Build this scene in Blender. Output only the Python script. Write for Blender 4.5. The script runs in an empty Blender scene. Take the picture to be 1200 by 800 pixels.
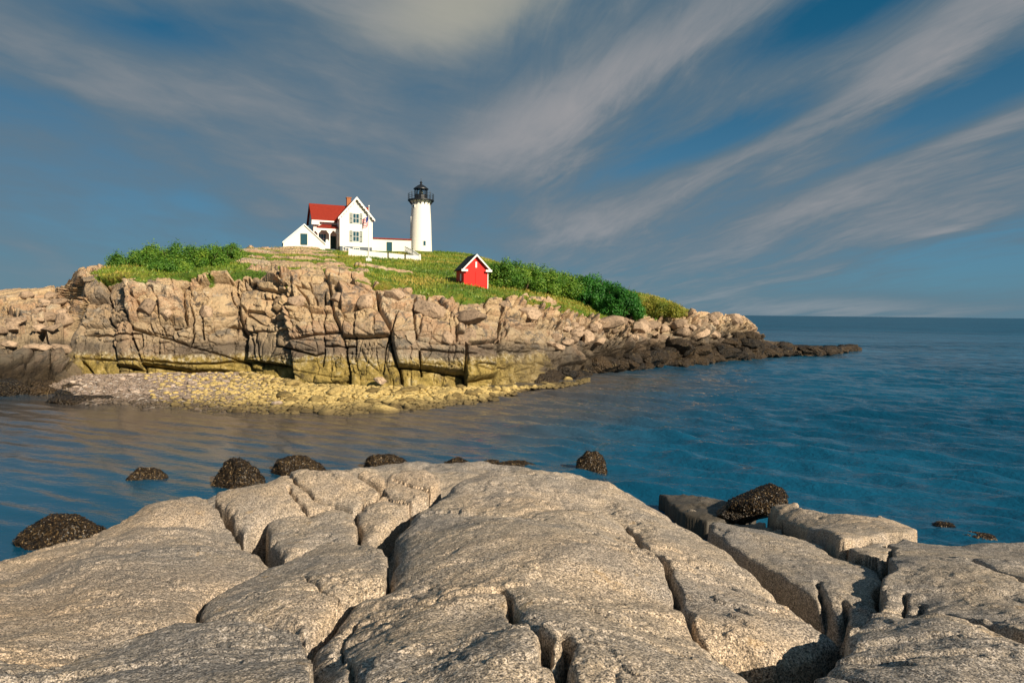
import bpy, math, random
import numpy as np
from mathutils import Matrix, Vector

# ------------------------------------------------------------------ camera
C = bpy.context.scene
COL = C.collection
CAMZ = 5.0
F = 800.0            # focal length in pixels of the 1200 px wide photograph
PITCH, ROLL = math.radians(2.40), math.radians(0.62)
cam_d = bpy.data.cameras.new('camera'); cam = bpy.data.objects.new('camera', cam_d); COL.objects.link(cam)
cam_d.lens = 24.0; cam_d.sensor_width = 36.0; cam_d.clip_end = 60000; cam_d.clip_start = 0.05
RM = Matrix.Rotation(math.radians(90) - PITCH, 3, 'X') @ Matrix.Rotation(ROLL, 3, 'Z')
cam.matrix_world = Matrix.Translation((0, 0, CAMZ)) @ RM.to_4x4()
C.camera = cam
RN = np.array(RM)

# ------------------------------------------------------------------ sun, sky, exposure
SUN_AZ, SUN_EL = 137.0, 29.0      # degrees clockwise from +Y, above the horizon
sun_d = bpy.data.lights.new('sun', 'SUN'); sun = bpy.data.objects.new('sun', sun_d); COL.objects.link(sun)
sun_d.energy = 5.0; sun_d.angle = math.radians(0.5); sun_d.color = (1.0, 0.86, 0.66)
sv = Vector((math.sin(math.radians(SUN_AZ)) * math.cos(math.radians(SUN_EL)), math.cos(math.radians(SUN_AZ)) * math.cos(math.radians(SUN_EL)), math.sin(math.radians(SUN_EL))))
sun.rotation_euler = sv.to_track_quat('Z', 'Y').to_euler(); sun.location = sv * 200
C.view_settings.view_transform = 'Standard'; C.view_settings.look = 'None'
C.view_settings.exposure = 0.55; C.view_settings.gamma = 1.0; C.view_settings.use_curve_mapping = False

def raydir(px, py):
    px = np.asarray(px, float); py = np.asarray(py, float)
    d = np.stack([(px - 600) / F, -(py - 400) / F, -np.ones_like(px * py)], -1)
    return d @ RN.T
def at_z(px, py, z):
    d = raydir(px, py); t = (z - CAMZ) / d[..., 2]
    return np.array([0, 0, CAMZ]) + d * t[..., None]
def at_y(px, py, Y):
    d = raydir(px, py); t = Y / d[..., 1]
    return np.array([0, 0, CAMZ]) + d * t[..., None]
def topix(P):
    q = (P - np.array([0, 0, CAMZ])) @ RN
    return 600 + F * q[..., 0] / -q[..., 2], 400 - F * q[..., 1] / -q[..., 2]

# ------------------------------------------------------------------ node helper
class NT:
    def __init__(s, tree): s.t = tree; s.n = tree.nodes; s.l = tree.links
    def new(s, typ, **kw):
        n = s.n.new(typ)
        for k, v in kw.items(): setattr(n, k, v)
        return n
    def put(s, sock, v):
        if v is None: return
        if hasattr(v, 'is_output') or isinstance(v, bpy.types.NodeSocket): s.l.new(v, sock)
        else:
            if hasattr(sock.default_value, '__len__') and not hasattr(v, '__len__'): v = [v] * len(sock.default_value)
            if hasattr(v, '__len__') and len(v) == 3 and len(sock.default_value) == 4: v = (*v, 1)
            sock.default_value = v
    def m(s, op, a, b=None, c=None, clamp=False):
        n = s.new('ShaderNodeMath', operation=op, use_clamp=clamp)
        s.put(n.inputs[0], a); s.put(n.inputs[1], b); s.put(n.inputs[2], c)
        return n.outputs[0]
    def vm(s, op, a, b=None):
        n = s.new('ShaderNodeVectorMath', operation=op); s.put(n.inputs[0], a); s.put(n.inputs[1], b)
        return n.outputs['Value'] if op in ('LENGTH', 'DOT_PRODUCT') else n.outputs[0]
    def mix(s, f, a, b, mode='MIX'):
        n = s.new('ShaderNodeMix', data_type='RGBA', blend_type=mode); n.clamp_factor = True
        s.put(n.inputs[0], f); s.put(n.inputs[6], a); s.put(n.inputs[7], b)
        return n.outputs[2]
    def noise(s, vec, scale, detail=4, rough=0.55, dist=0.0, out=0):
        n = s.new('ShaderNodeTexNoise'); s.put(n.inputs['Vector'], vec); n.inputs['Scale'].default_value = scale
        n.inputs['Detail'].default_value = detail; n.inputs['Roughness'].default_value = rough; n.inputs['Distortion'].default_value = dist
        return n.outputs[out]
    def vor(s, vec, scale, feature='F1', out='Distance', rand=1.0):
        n = s.new('ShaderNodeTexVoronoi', feature=feature); s.put(n.inputs['Vector'], vec); n.inputs['Scale'].default_value = scale
        n.inputs['Randomness'].default_value = rand
        return n.outputs[out]
    def rng(s, v, a, b, c=0.0, d=1.0, smooth=True):
        n = s.new('ShaderNodeMapRange'); n.interpolation_type = 'SMOOTHSTEP' if smooth else 'LINEAR'
        for i, x in enumerate((v, a, b, c, d)): s.put(n.inputs[i], x)
        return n.outputs[0]
    def ramp(s, v, stops):
        n = s.new('ShaderNodeValToRGB'); s.put(n.inputs[0], v); e = n.color_ramp.elements
        while len(e) < len(stops): e.new(0.5)
        for x, (p, c) in zip(e, stops): x.position = p; x.color = (*c, 1)
        return n.outputs[0]
    def attr(s, name, out='Fac'):
        return s.new('ShaderNodeAttribute', attribute_name=name).outputs[out]
    def bump(s, h, strength, dist, normal=None):
        n = s.new('ShaderNodeBump'); s.put(n.inputs['Height'], h); n.inputs['Strength'].default_value = strength
        n.inputs['Distance'].default_value = dist
        if normal is not None: s.put(n.inputs['Normal'], normal)
        return n.outputs[0]

def material(name, rough=0.8, spec=0.3, color=None):
    mt = bpy.data.materials.new(name); mt.use_nodes = True
    nt = NT(mt.node_tree); b = mt.node_tree.nodes['Principled BSDF']
    b.inputs['Roughness'].default_value = rough; b.inputs['Specular IOR Level'].default_value = spec
    if color: b.inputs['Base Color'].default_value = (*color, 1)
    return mt, nt, b

def srgb(r, g, b):
    f = lambda v: (v / 255 / 12.92) if v / 255 <= 0.04045 else ((v / 255 + 0.055) / 1.055) ** 2.4
    return (f(r), f(g), f(b))

# ------------------------------------------------------------------ world: physical sky under streaked cirrus
w = bpy.data.worlds.new('World'); C.world = w; w.use_nodes = True
N = NT(w.node_tree); bg = w.node_tree.nodes['Background']
sky = N.new('ShaderNodeTexSky', sky_type='NISHITA'); sky.sun_disc = False
sky.sun_elevation = math.radians(SUN_EL); sky.sun_rotation = math.radians(SUN_AZ); sky.air_density = 1.0; sky.dust_density = 0.6; sky.ozone_density = 2.0
D = N.new('ShaderNodeTexCoord').outputs['Generated']
sx = N.new('ShaderNodeSeparateXYZ'); N.put(sx.inputs[0], D); DX, DY, DZ = sx.outputs
az = N.m('MULTIPLY', N.m('ARCTAN2', DX, DY), 57.29578)
el = N.m('MULTIPLY', N.m('ARCSINE', DZ), 57.29578)
den = N.m('ADD', N.m('MAXIMUM', DZ, 0.0), 0.16)
pxn, pyn = N.m('DIVIDE', DX, den), N.m('DIVIDE', DY, den)
VA = math.radians(-17)          # the streaks run towards this azimuth
U = N.m('ADD', N.m('MULTIPLY', pxn, math.sin(VA)), N.m('MULTIPLY', pyn, math.cos(VA)))
V = N.m('SUBTRACT', N.m('MULTIPLY', pxn, math.cos(VA)), N.m('MULTIPLY', pyn, math.sin(VA)))
def vec(x, y, z=0.0):
    n = N.new('ShaderNodeCombineXYZ'); N.put(n.inputs[0], x); N.put(n.inputs[1], y); N.put(n.inputs[2], z); return n.outputs[0]
wr = N.m('SUBTRACT', N.noise(vec(U, V, 3.7), 0.8, 2, 0.5), 0.5)
V2 = N.m('ADD', V, N.m('MULTIPLY', wr, 0.28))
c_big = N.noise(vec(N.m('MULTIPLY', U, 0.35), N.m('MULTIPLY', V2, 0.9), 1.3), 1.0, 3, 0.5)
c_mid = N.noise(vec(N.m('MULTIPLY', U, 1.05), N.m('MULTIPLY', V2, 3.2), 5.1), 1.0, 7, 0.60, 0.45)
c_fine = N.noise(vec(N.m('MULTIPLY', U, 3.2), N.m('MULTIPLY', V2, 13.0), 8.1), 1.0, 8, 0.66, 1.1)
lf = N.rng(az, 9.0, -12.0)
c_soft = N.noise(vec(N.m('MULTIPLY', az, .055), N.m('ADD', N.m('MULTIPLY', el, .16), N.m('MULTIPLY', az, .02)), 2.2), 1.0, 6, 0.55, 0.3)
c_soft2 = N.noise(vec(N.m('MULTIPLY', az, .16), N.m('ADD', N.m('MULTIPLY', el, .62), N.m('MULTIPLY', az, .09)), 7.2), 1.0, 6, 0.6, 0.5)
def lerpn(a, b_): return N.m('ADD', N.m('MULTIPLY', a, N.m('SUBTRACT', 1.0, lf)), N.m('MULTIPLY', b_, lf))
c_mid, c_fine = lerpn(c_mid, c_soft), lerpn(c_fine, c_soft2)
dens = N.m('ADD', N.m('MULTIPLY', c_big, 0.40), N.m('ADD', N.m('MULTIPLY', c_mid, 0.56), N.m('MULTIPLY', c_fine, 0.25)))
dens = N.m('SUBTRACT', dens, 0.575)
def blob(px, py, L, W_, ang, amp):
    d = raydir(px, py); a0 = math.degrees(math.atan2(d[0], d[1])); e0 = math.degrees(math.asin(d[2] / np.linalg.norm(d)))
    k = 0.068; t = math.radians(ang)
    da, de = N.m('SUBTRACT', az, a0), N.m('SUBTRACT', el, e0)
    p = N.m('ADD', N.m('MULTIPLY', da, math.cos(t) / (L * k)), N.m('MULTIPLY', de, math.sin(t) / (L * k)))
    q = N.m('SUBTRACT', N.m('MULTIPLY', de, math.cos(t) / (W_ * k)), N.m('MULTIPLY', da, math.sin(t) / (W_ * k)))
    q = N.m('ADD', q, N.m('MULTIPLY', N.m('SUBTRACT', c_mid, 0.5), 2.2))
    r = N.m('ADD', N.m('MULTIPLY', p, p), N.m('MULTIPLY', q, q))
    return N.m('MULTIPLY', N.m('EXPONENT', N.m('MULTIPLY', r, -1.0)), amp)
warm = None
for k, bl in enumerate([(545, 5, 120, 45, 5, .30), (600, 165, 130, 55, 25, .22), (780, 50, 190, 34, 26, .20), (940, 150, 240, 20, 24, .16), (690, 120, 160, 40, 24, .12), (1010, 270, 160, 50, 15, .12),
           (980, 225, 120, 20, 22, .20), (1120, 35, 130, 32, 28, .22), (1165, 150, 70, 16, 20, .18), (690, 265, 90, 26, 4, .18),
           (990, 362, 130, 14, 1, .26), (1075, 280, 80, 6, 18, .16), (330, 170, 260, 90, -8, .08), (90, 160, 140, 26, -8, .08), (740, 320, 160, 40, 6, .16), (60, 60, 120, 40, -15, .10),
           (835, 162, 130, 17, 16, -.50), (1130, 112, 110, 19, 12, -.50), (985, 15, 100, 26, 14, -.42), (200, 35, 70, 16, 0, -.15), (1060, 170, 90, 9, 18, -.2), (1140, 310, 110, 36, 4, -.24),
           (150, 30, 120, 20, -8, -.10), (20, 130, 90, 25, -5, -.12), (330, 20, 120, 22, 5, -.10), (180, 340, 260, 60, 0, -.06)]):
    b_ = blob(*bl); dens = N.m('ADD', dens, b_)
    if k == 0: warm = b_
cov = N.rng(dens, -0.30, 0.22)
thick = N.rng(dens, 0.0, 0.50)
tintn = N.mix(1.0, sky.outputs[0], (0.10, 0.50, 0.74), 'MULTIPLY')
horiz = N.rng(el, 0.0, 24.0)
skyc = N.mix(horiz, N.mix(0.80, tintn, (0.95, 1.85, 2.60)), N.mix(0.75, tintn, (0.05, 0.68, 1.20)))
cloudc = N.mix(thick, (1.0, 1.42, 1.76), (2.6, 2.55, 2.62))
cloudc = N.mix(N.m('MULTIPLY', warm, 2.2), cloudc, (3.3, 3.2, 2.5))
covf = N.m('MULTIPLY', cov, N.rng(el, -1.0, 9.0, 0.62, 0.95))
N.put(bg.inputs[0], N.mix(covf, skyc, cloudc)); bg.inputs[1].default_value = 0.088

# ------------------------------------------------------------------ numpy noise
def _h(ix, iy, iz, seed):
    h = (ix.astype(np.int64) * 374761393 + iy.astype(np.int64) * 668265263 + iz.astype(np.int64) * 1442695041 + seed * 974634777) & 0xffffffff
    h = ((h ^ (h >> 13)) * 1274126177) & 0xffffffff
    h = ((h ^ (h >> 16)) * 2246822519) & 0xffffffff
    return ((h ^ (h >> 15)) & 0xffffff) / float(0xffffff)
def vnoise(x, y, z=None, seed=0):
    if z is None: z = np.zeros_like(x)
    x0, y0, z0 = np.floor(x), np.floor(y), np.floor(z)
    fx, fy, fz = x - x0, y - y0, z - z0
    fx, fy, fz = [f * f * f * (f * (f * 6 - 15) + 10) for f in (fx, fy, fz)]
    r = 0
    flat = not np.any(z)
    for dz in ((0,) if flat else (0, 1)):
        for dy in (0, 1):
            for dx in (0, 1):
                r = r + _h(x0 + dx, y0 + dy, z0 + dz, seed) * (fx if dx else 1 - fx) * (fy if dy else 1 - fy) * (1 if flat else (fz if dz else 1 - fz))
    return r * 2 - 1
def fbm(x, y, z=None, seed=0, oct=4, gain=0.5):
    r, a, s, t = 0, 1.0, 1.0, 0
    for i in range(oct):
        r = r + a * vnoise(x * s + 17.3 * i, y * s - 9.1 * i, None if z is None else z * s, seed + i); t += a; a *= gain; s *= 2.03
    return r / t
def cells(x, y, seed=0, jit=0.8):
    """returns F1, edge distance (approx), random id, offset to the cell's seed"""
    x0, y0 = np.floor(x), np.floor(y)
    F1 = np.full(x.shape, 9.0); ID = np.zeros(x.shape); sxx = np.zeros(x.shape); syy = np.zeros(x.shape)
    pts = []
    for dy in (-1, 0, 1):
        for dx in (-1, 0, 1):
            cx = x0 + dx; cy = y0 + dy
            jx = (_h(cx, cy, cx * 0, seed) - .5) * jit; jy = (_h(cx, cy, cx * 0, seed + 7) - .5) * jit
            X = cx + .5 + jx + 0.5 * (cy % 2) - 0.25; Y_ = cy + .5 + jy
            d = np.hypot(X - x, Y_ - y); pts.append((X, Y_, d))
            b = d < F1
            F1 = np.where(b, d, F1); sxx = np.where(b, X, sxx); syy = np.where(b, Y_, syy); ID = np.where(b, _h(cx, cy, cx * 0, seed + 13), ID)
    E = np.full(x.shape, 9.0)
    for X, Y_, d in pts:
        vx, vy = X - sxx, Y_ - syy; L = np.hypot(vx, vy)
        e = ((sxx + X) / 2 - x) * vx + ((syy + Y_) / 2 - y) * vy
        e = np.where(L > 1e-6, e / np.maximum(L, 1e-6), 9.0)
        E = np.minimum(E, e)
    return F1, E, ID, x - sxx, y - syy
def sstep(a, b, x):
    t = np.clip((x - a) / (b - a), 0, 1); return t * t * (3 - 2 * t)
def segdist(x, y, poly, closed=False):
    d = np.full(x.shape, 1e9); n = len(poly)
    for i in range(n if closed else n - 1):
        ax, ay = poly[i]; bx, by = poly[(i + 1) % n]
        vx, vy = bx - ax, by - ay; L2 = vx * vx + vy * vy + 1e-12
        t = np.clip(((x - ax) * vx + (y - ay) * vy) / L2, 0, 1)
        d = np.minimum(d, np.hypot(x - ax - t * vx, y - ay - t * vy))
    return d
def inpoly(x, y, poly):
    r = np.zeros(x.shape, bool); n = len(poly)
    for i in range(n):
        ax, ay = poly[i]; bx, by = poly[(i + 1) % n]
        if ay == by: continue
        c = ((ay > y) != (by > y)) & (x < (bx - ax) * (y - ay) / (by - ay) + ax)
        r ^= c
    return r

# ------------------------------------------------------------------ mesh helpers
def tag(o, label=None, cat=None, group=None, kind=None):
    if label: o['label'] = label
    if cat: o['category'] = cat
    if group: o['group'] = group
    if kind: o['kind'] = kind
    return o
def mesh_np(name, verts, faces, mat, attrs=None, smooth=True, parent=None):
    """verts (n,3), faces (m,k)"""
    me = bpy.data.meshes.new(name); verts = np.asarray(verts, np.float32); faces = np.asarray(faces, np.int32)
    m_, k = faces.shape
    me.vertices.add(len(verts)); me.vertices.foreach_set('co', verts.ravel())
    me.loops.add(m_ * k); me.loops.foreach_set('vertex_index', faces.ravel())
    me.polygons.add(m_); me.polygons.foreach_set('loop_start', np.arange(0, m_ * k, k, dtype=np.int32))
    me.polygons.foreach_set('loop_total', np.full(m_, k, np.int32))
    me.polygons.foreach_set('use_smooth', np.full(m_, smooth, bool))
    for kk, v in (attrs or {}).items():
        v = np.asarray(v, np.float32)
        a = me.attributes.new(kk, 'FLOAT', 'POINT'); a.data.foreach_set('value', v)
    me.update(calc_edges=True)
    if mat: me.materials.append(mat)
    o = bpy.data.objects.new(name, me); COL.objects.link(o)
    if parent: o.parent = parent
    return o
def grid_faces(nr, nc):
    i = np.arange(nr - 1)[:, None] * nc + np.arange(nc - 1)[None, :]
    i = i.ravel(); return np.stack([i, i + 1, i + nc + 1, i + nc], -1)
def submesh(name, V_, Fc, sel, mat, attrs=None, **kw):
    f = Fc[sel]; u, inv = np.unique(f, return_inverse=True)
    return mesh_np(name, V_[u], inv.reshape(f.shape), mat, {k: a[u] for k, a in (attrs or {}).items()}, **kw)
class MB:
    """collects simple shapes into ONE mesh"""
    def __init__(s): s.v = []; s.f = []
    def add(s, vs, fs):
        o = len(s.v); s.v += [tuple(v) for v in vs]; s.f += [tuple(i + o for i in f) for f in fs]; return s
    def box(s, x0, x1, y0, y1, z0, z1):
        vs = [(x, y, z) for z in (z0, z1) for y in (y0, y1) for x in (x0, x1)]
        return s.add(vs, [(0, 2, 3, 1), (4, 5, 7, 6), (0, 1, 5, 4), (2, 6, 7, 3), (0, 4, 6, 2), (1, 3, 7, 5)])
    def tube(s, a, b, r0, r1=None, n=10):
        a, b = Vector(a), Vector(b); r1 = r0 if r1 is None else r1
        d = (b - a).normalized(); u = d.orthogonal().normalized(); v = d.cross(u)
        vs = [p + (u * math.cos(k * 2 * math.pi / n) + v * math.sin(k * 2 * math.pi / n)) * r for p, r in ((a, r0), (b, r1)) for k in range(n)]
        fs = [(k, (k + 1) % n, n + (k + 1) % n, n + k) for k in range(n)] + [tuple(range(n))[::-1], tuple(range(n, 2 * n))]
        return s.add(vs, fs)
    def lathe(s, prof, n=32, c=(0, 0)):
        vs = [(c[0] + r * math.cos(k * 2 * math.pi / n), c[1] + r * math.sin(k * 2 * math.pi / n), z) for r, z in prof for k in range(n)]
        fs = [(i * n + k, i * n + (k + 1) % n, (i + 1) * n + (k + 1) % n, (i + 1) * n + k) for i in range(len(prof) - 1) for k in range(n)]
        fs += [tuple(range(n))[::-1], tuple(range((len(prof) - 1) * n, len(prof) * n))]
        return s.add(vs, fs)
    def prism(s, poly, y0, y1):
        """poly in xz extruded along y"""
        n = len(poly); vs = [(x, y0, z) for x, z in poly] + [(x, y1, z) for x, z in poly]
        return s.add(vs, [tuple(range(n)), tuple(range(n, 2 * n))[::-1]] + [((k + 1) % n, k, n + k, n + (k + 1) % n) for k in range(n)])
    def slab(s, pts, t):
        """quad pts (4) thickened along its normal"""
        p = [Vector(q) for q in pts]; nrm = (p[1] - p[0]).cross(p[3] - p[0]).normalized() * t
        return s.add(p + [q + nrm for q in p], [(3, 2, 1, 0), (4, 5, 6, 7), (0, 1, 5, 4), (1, 2, 6, 5), (2, 3, 7, 6), (3, 0, 4, 7)])
    def build(s, name, mat, parent=None, smooth=False, bevel=0):
        me = bpy.data.meshes.new(name); me.from_pydata(s.v, [], s.f)
        import bmesh as bm_
        b = bm_.new(); b.from_mesh(me); bm_.ops.recalc_face_normals(b, faces=b.faces); b.to_mesh(me); b.free()
        me.materials.append(mat)
        if smooth:
            for p in me.polygons: p.use_smooth = True
            me.set_sharp_from_angle(angle=math.radians(35))
        o = bpy.data.objects.new(name, me); COL.objects.link(o)
        if parent: o.parent = parent
        if bevel:
            md = o.modifiers.new('bevel', 'BEVEL'); md.width = bevel; md.segments = 2
        return o
def empty(name, loc, rz=0.0):
    o = bpy.data.objects.new(name, None); COL.objects.link(o); o.location = loc; o.rotation_euler = (0, 0, rz); o.empty_display_size = 0.3; return o

# ------------------------------------------------------------------ rock materials
def granite(name, near=True, dark=0.0, hue=(1, 1, 1)):
    mt, n, b = material(name, 0.82, 0.25)
    P = n.new('ShaderNodeNewGeometry').outputs['Position']
    g1 = n.vor(P, 190, out='Color'); gs = n.new('ShaderNodeSeparateColor'); n.put(gs.inputs[0], g1)
    g2 = n.vor(P, 88, out='Color'); g2s = n.new('ShaderNodeSeparateColor'); n.put(g2s.inputs[0], g2)
    big = n.noise(P, 0.55 if near else 0.12, 5, 0.6)
    med = n.noise(P, 2.3 if near else 0.6, 6, 0.65)
    fine = n.noise(P, 45 if near else 3.5, 3, 0.7)
    base = n.ramp(n.m('ADD', n.m('MULTIPLY', big, 0.65), n.m('MULTIPLY', med, 0.35)),
                  [(0.34, (.21, .20, .195)), (0.45, (.275, .252, .232)), (0.56, (.34, .292, .240)), (0.66, (.27, .243, .218))])
    grain = n.ramp(n.m('ADD', n.m('MULTIPLY', gs.outputs[0], 0.44), n.m('ADD', n.m('MULTIPLY', g2s.outputs[1], 0.36), n.m('MULTIPLY', n.noise(P, 45, 3, .7), .22))),
                   [(0.22, (.10, .10, .11)), (0.38, (.52, .51, .50)), (0.50, (1.0, .94, .86)), (0.63, (1.35, 1.22, 1.0)), (0.74, (2.3, 2.2, 2.1))])
    col = n.mix(0.95 if near else 0.55, base, n.mix(1.0, base, grain, 'MULTIPLY'))
    stain = n.rng(n.noise(P, 1.1 if near else 0.3, 7, 0.7, 0.6), 0.58, 0.74)
    col = n.mix(n.m('MULTIPLY', stain, 0.55), col, n.mix(1.0, col, (.50, .50, .53), 'MULTIPLY'))
    ci = n.rng(n.noise(P, 3.2, 5, 0.7, 0.4), 0.60, 0.72)
    col = n.mix(n.m('MULTIPLY', ci, 0.3), col, (.56, .36, .15))
    tp = n.attr('tone')
    col = n.mix(1.0, col, n.ramp(tp, [(0.0, (.72, .75, .80)), (0.5, (1, 1, 1)), (1.0, (1.20, 1.08, .94))]), 'MULTIPLY')
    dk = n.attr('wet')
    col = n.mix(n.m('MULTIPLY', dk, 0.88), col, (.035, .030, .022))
    n.put(b.inputs['Base Color'], n.mix(1.0, col, hue, 'MULTIPLY'))
    n.put(b.inputs['Roughness'], n.m('SUBTRACT', 0.85, n.m('MULTIPLY', dk, 0.4)))
    h1 = n.m('ADD', n.m('MULTIPLY', n.noise(P, 7, 8, 0.66), 1.0), n.m('MULTIPLY', n.noise(P, 70, 3, 0.7), 0.22))
    nb = n.bump(h1, 0.65, 0.020)
    n.put(b.inputs['Normal'], n.bump(n.vor(P, 80), 0.5, 0.006, nb))
    return mt
M_GRAN = granite('granite')

# ------------------------------------------------------------------ foreground ledge: base surface through control heights
ctrl = [(0,800,3.0),(200,800,3.12),(366,800,3.1),(420,800,3.3),(600,800,3.42),(800,800,3.3),(900,800,3.1),(1000,800,3.05),(1200,800,3.1),
 (0,700,2.45),(100,655,2.1),(200,650,2.3),(300,700,2.6),(455,670,2.85),(570,660,2.95),(700,660,2.9),(850,705,2.75),(350,620,2.25),(500,620,2.45),
 (650,600,2.4),(740,595,2.25),(950,700,2.3),(930,650,2.1),(1100,680,2.25),(1200,665,2.05),(1050,650,1.9),
 (0,645,1.5),(90,618,1.45),(217,577,1.4),(337,556,1.3),(416,558,1.2),(500,550,1.2),(570,545,1.45),(645,550,1.55),(712,556,1.6),(765,580,1.5),
 (830,614,1.25),(900,602,.9),(940,594,.9),(1022,606,.9),(1072,622,1.0),(1130,632,1.0),(1200,634,1.0),(800,582,.55),(850,588,.5),(875,604,.7)]
cp = np.array([list(at_z(a, b_, z)) for a, b_, z in ctrl]).reshape(-1, 3)
extra = [(0, 1, 3.55), (-4, 0, 3.3), (4, 0, 3.4), (0, -4, 3.8), (-9, 4, 2.2), (10, 4, 2.3), (-12, 8, 1.4), (14, 8, 1.2)]
for a, b_, z in ctrl[26:]:
    p = at_z(a, b_, z).ravel(); dn = p[:2] / np.linalg.norm(p[:2])
    extra += [(*(p[:2] + dn * 1.8), z - 1.35), (*(p[:2] + dn * 6), -1.8)]
cp = np.vstack([cp, np.array(extra)])
def tps(r2): return np.where(r2 > 1e-9, r2 * np.log(np.maximum(r2, 1e-9)), 0)
def _fit(c):
    n = len(c); K = tps(((c[:, None, :2] - c[None, :, :2]) ** 2).sum(-1)) + np.eye(n) * 0.15
    Pm = np.hstack([np.ones((n, 1)), c[:, :2]])
    A = np.block([[K, Pm], [Pm.T, np.zeros((3, 3))]])
    return np.linalg.solve(A, np.concatenate([c[:, 2], np.zeros(3)]))
_w = _fit(cp)
def base_h(x, y):
    r = _w[-3] + _w[-2] * x + _w[-1] * y
    for i in range(len(cp)): r = r + _w[i] * tps((x - cp[i, 0]) ** 2 + (y - cp[i, 1]) ** 2)
    return r
# base on a lookup grid for speed
_gx = np.linspace(-26, 26, 261); _gy = np.linspace(-6, 30, 181)
_GX, _GY = np.meshgrid(_gx, _gy); _GZ = base_h(_GX, _GY)
def bil(x, y):
    fx = np.clip((x + 26) / 0.2, 0, 259.999); fy = np.clip((y + 6) / 0.2, 0, 179.999)
    ix, iy = fx.astype(int), fy.astype(int); fx, fy = fx - ix, fy - iy
    return (_GZ[iy, ix] * (1 - fx) + _GZ[iy, ix + 1] * fx) * (1 - fy) + (_GZ[iy + 1, ix] * (1 - fx) + _GZ[iy + 1, ix + 1] * fx) * fy
def hitbase(px, py, off=0.0):
    d = raydir(px, py); t = np.linspace(1.2, 26, 3000) / d[1]
    P = np.array([0, 0, CAMZ]) + d * t[:, None]
    k = np.nonzero(P[:, 2] < bil(P[:, 0], P[:, 1]) + off)[0]
    k = k[0] if len(k) else len(t) - 1
    return P[k, :2]
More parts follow.
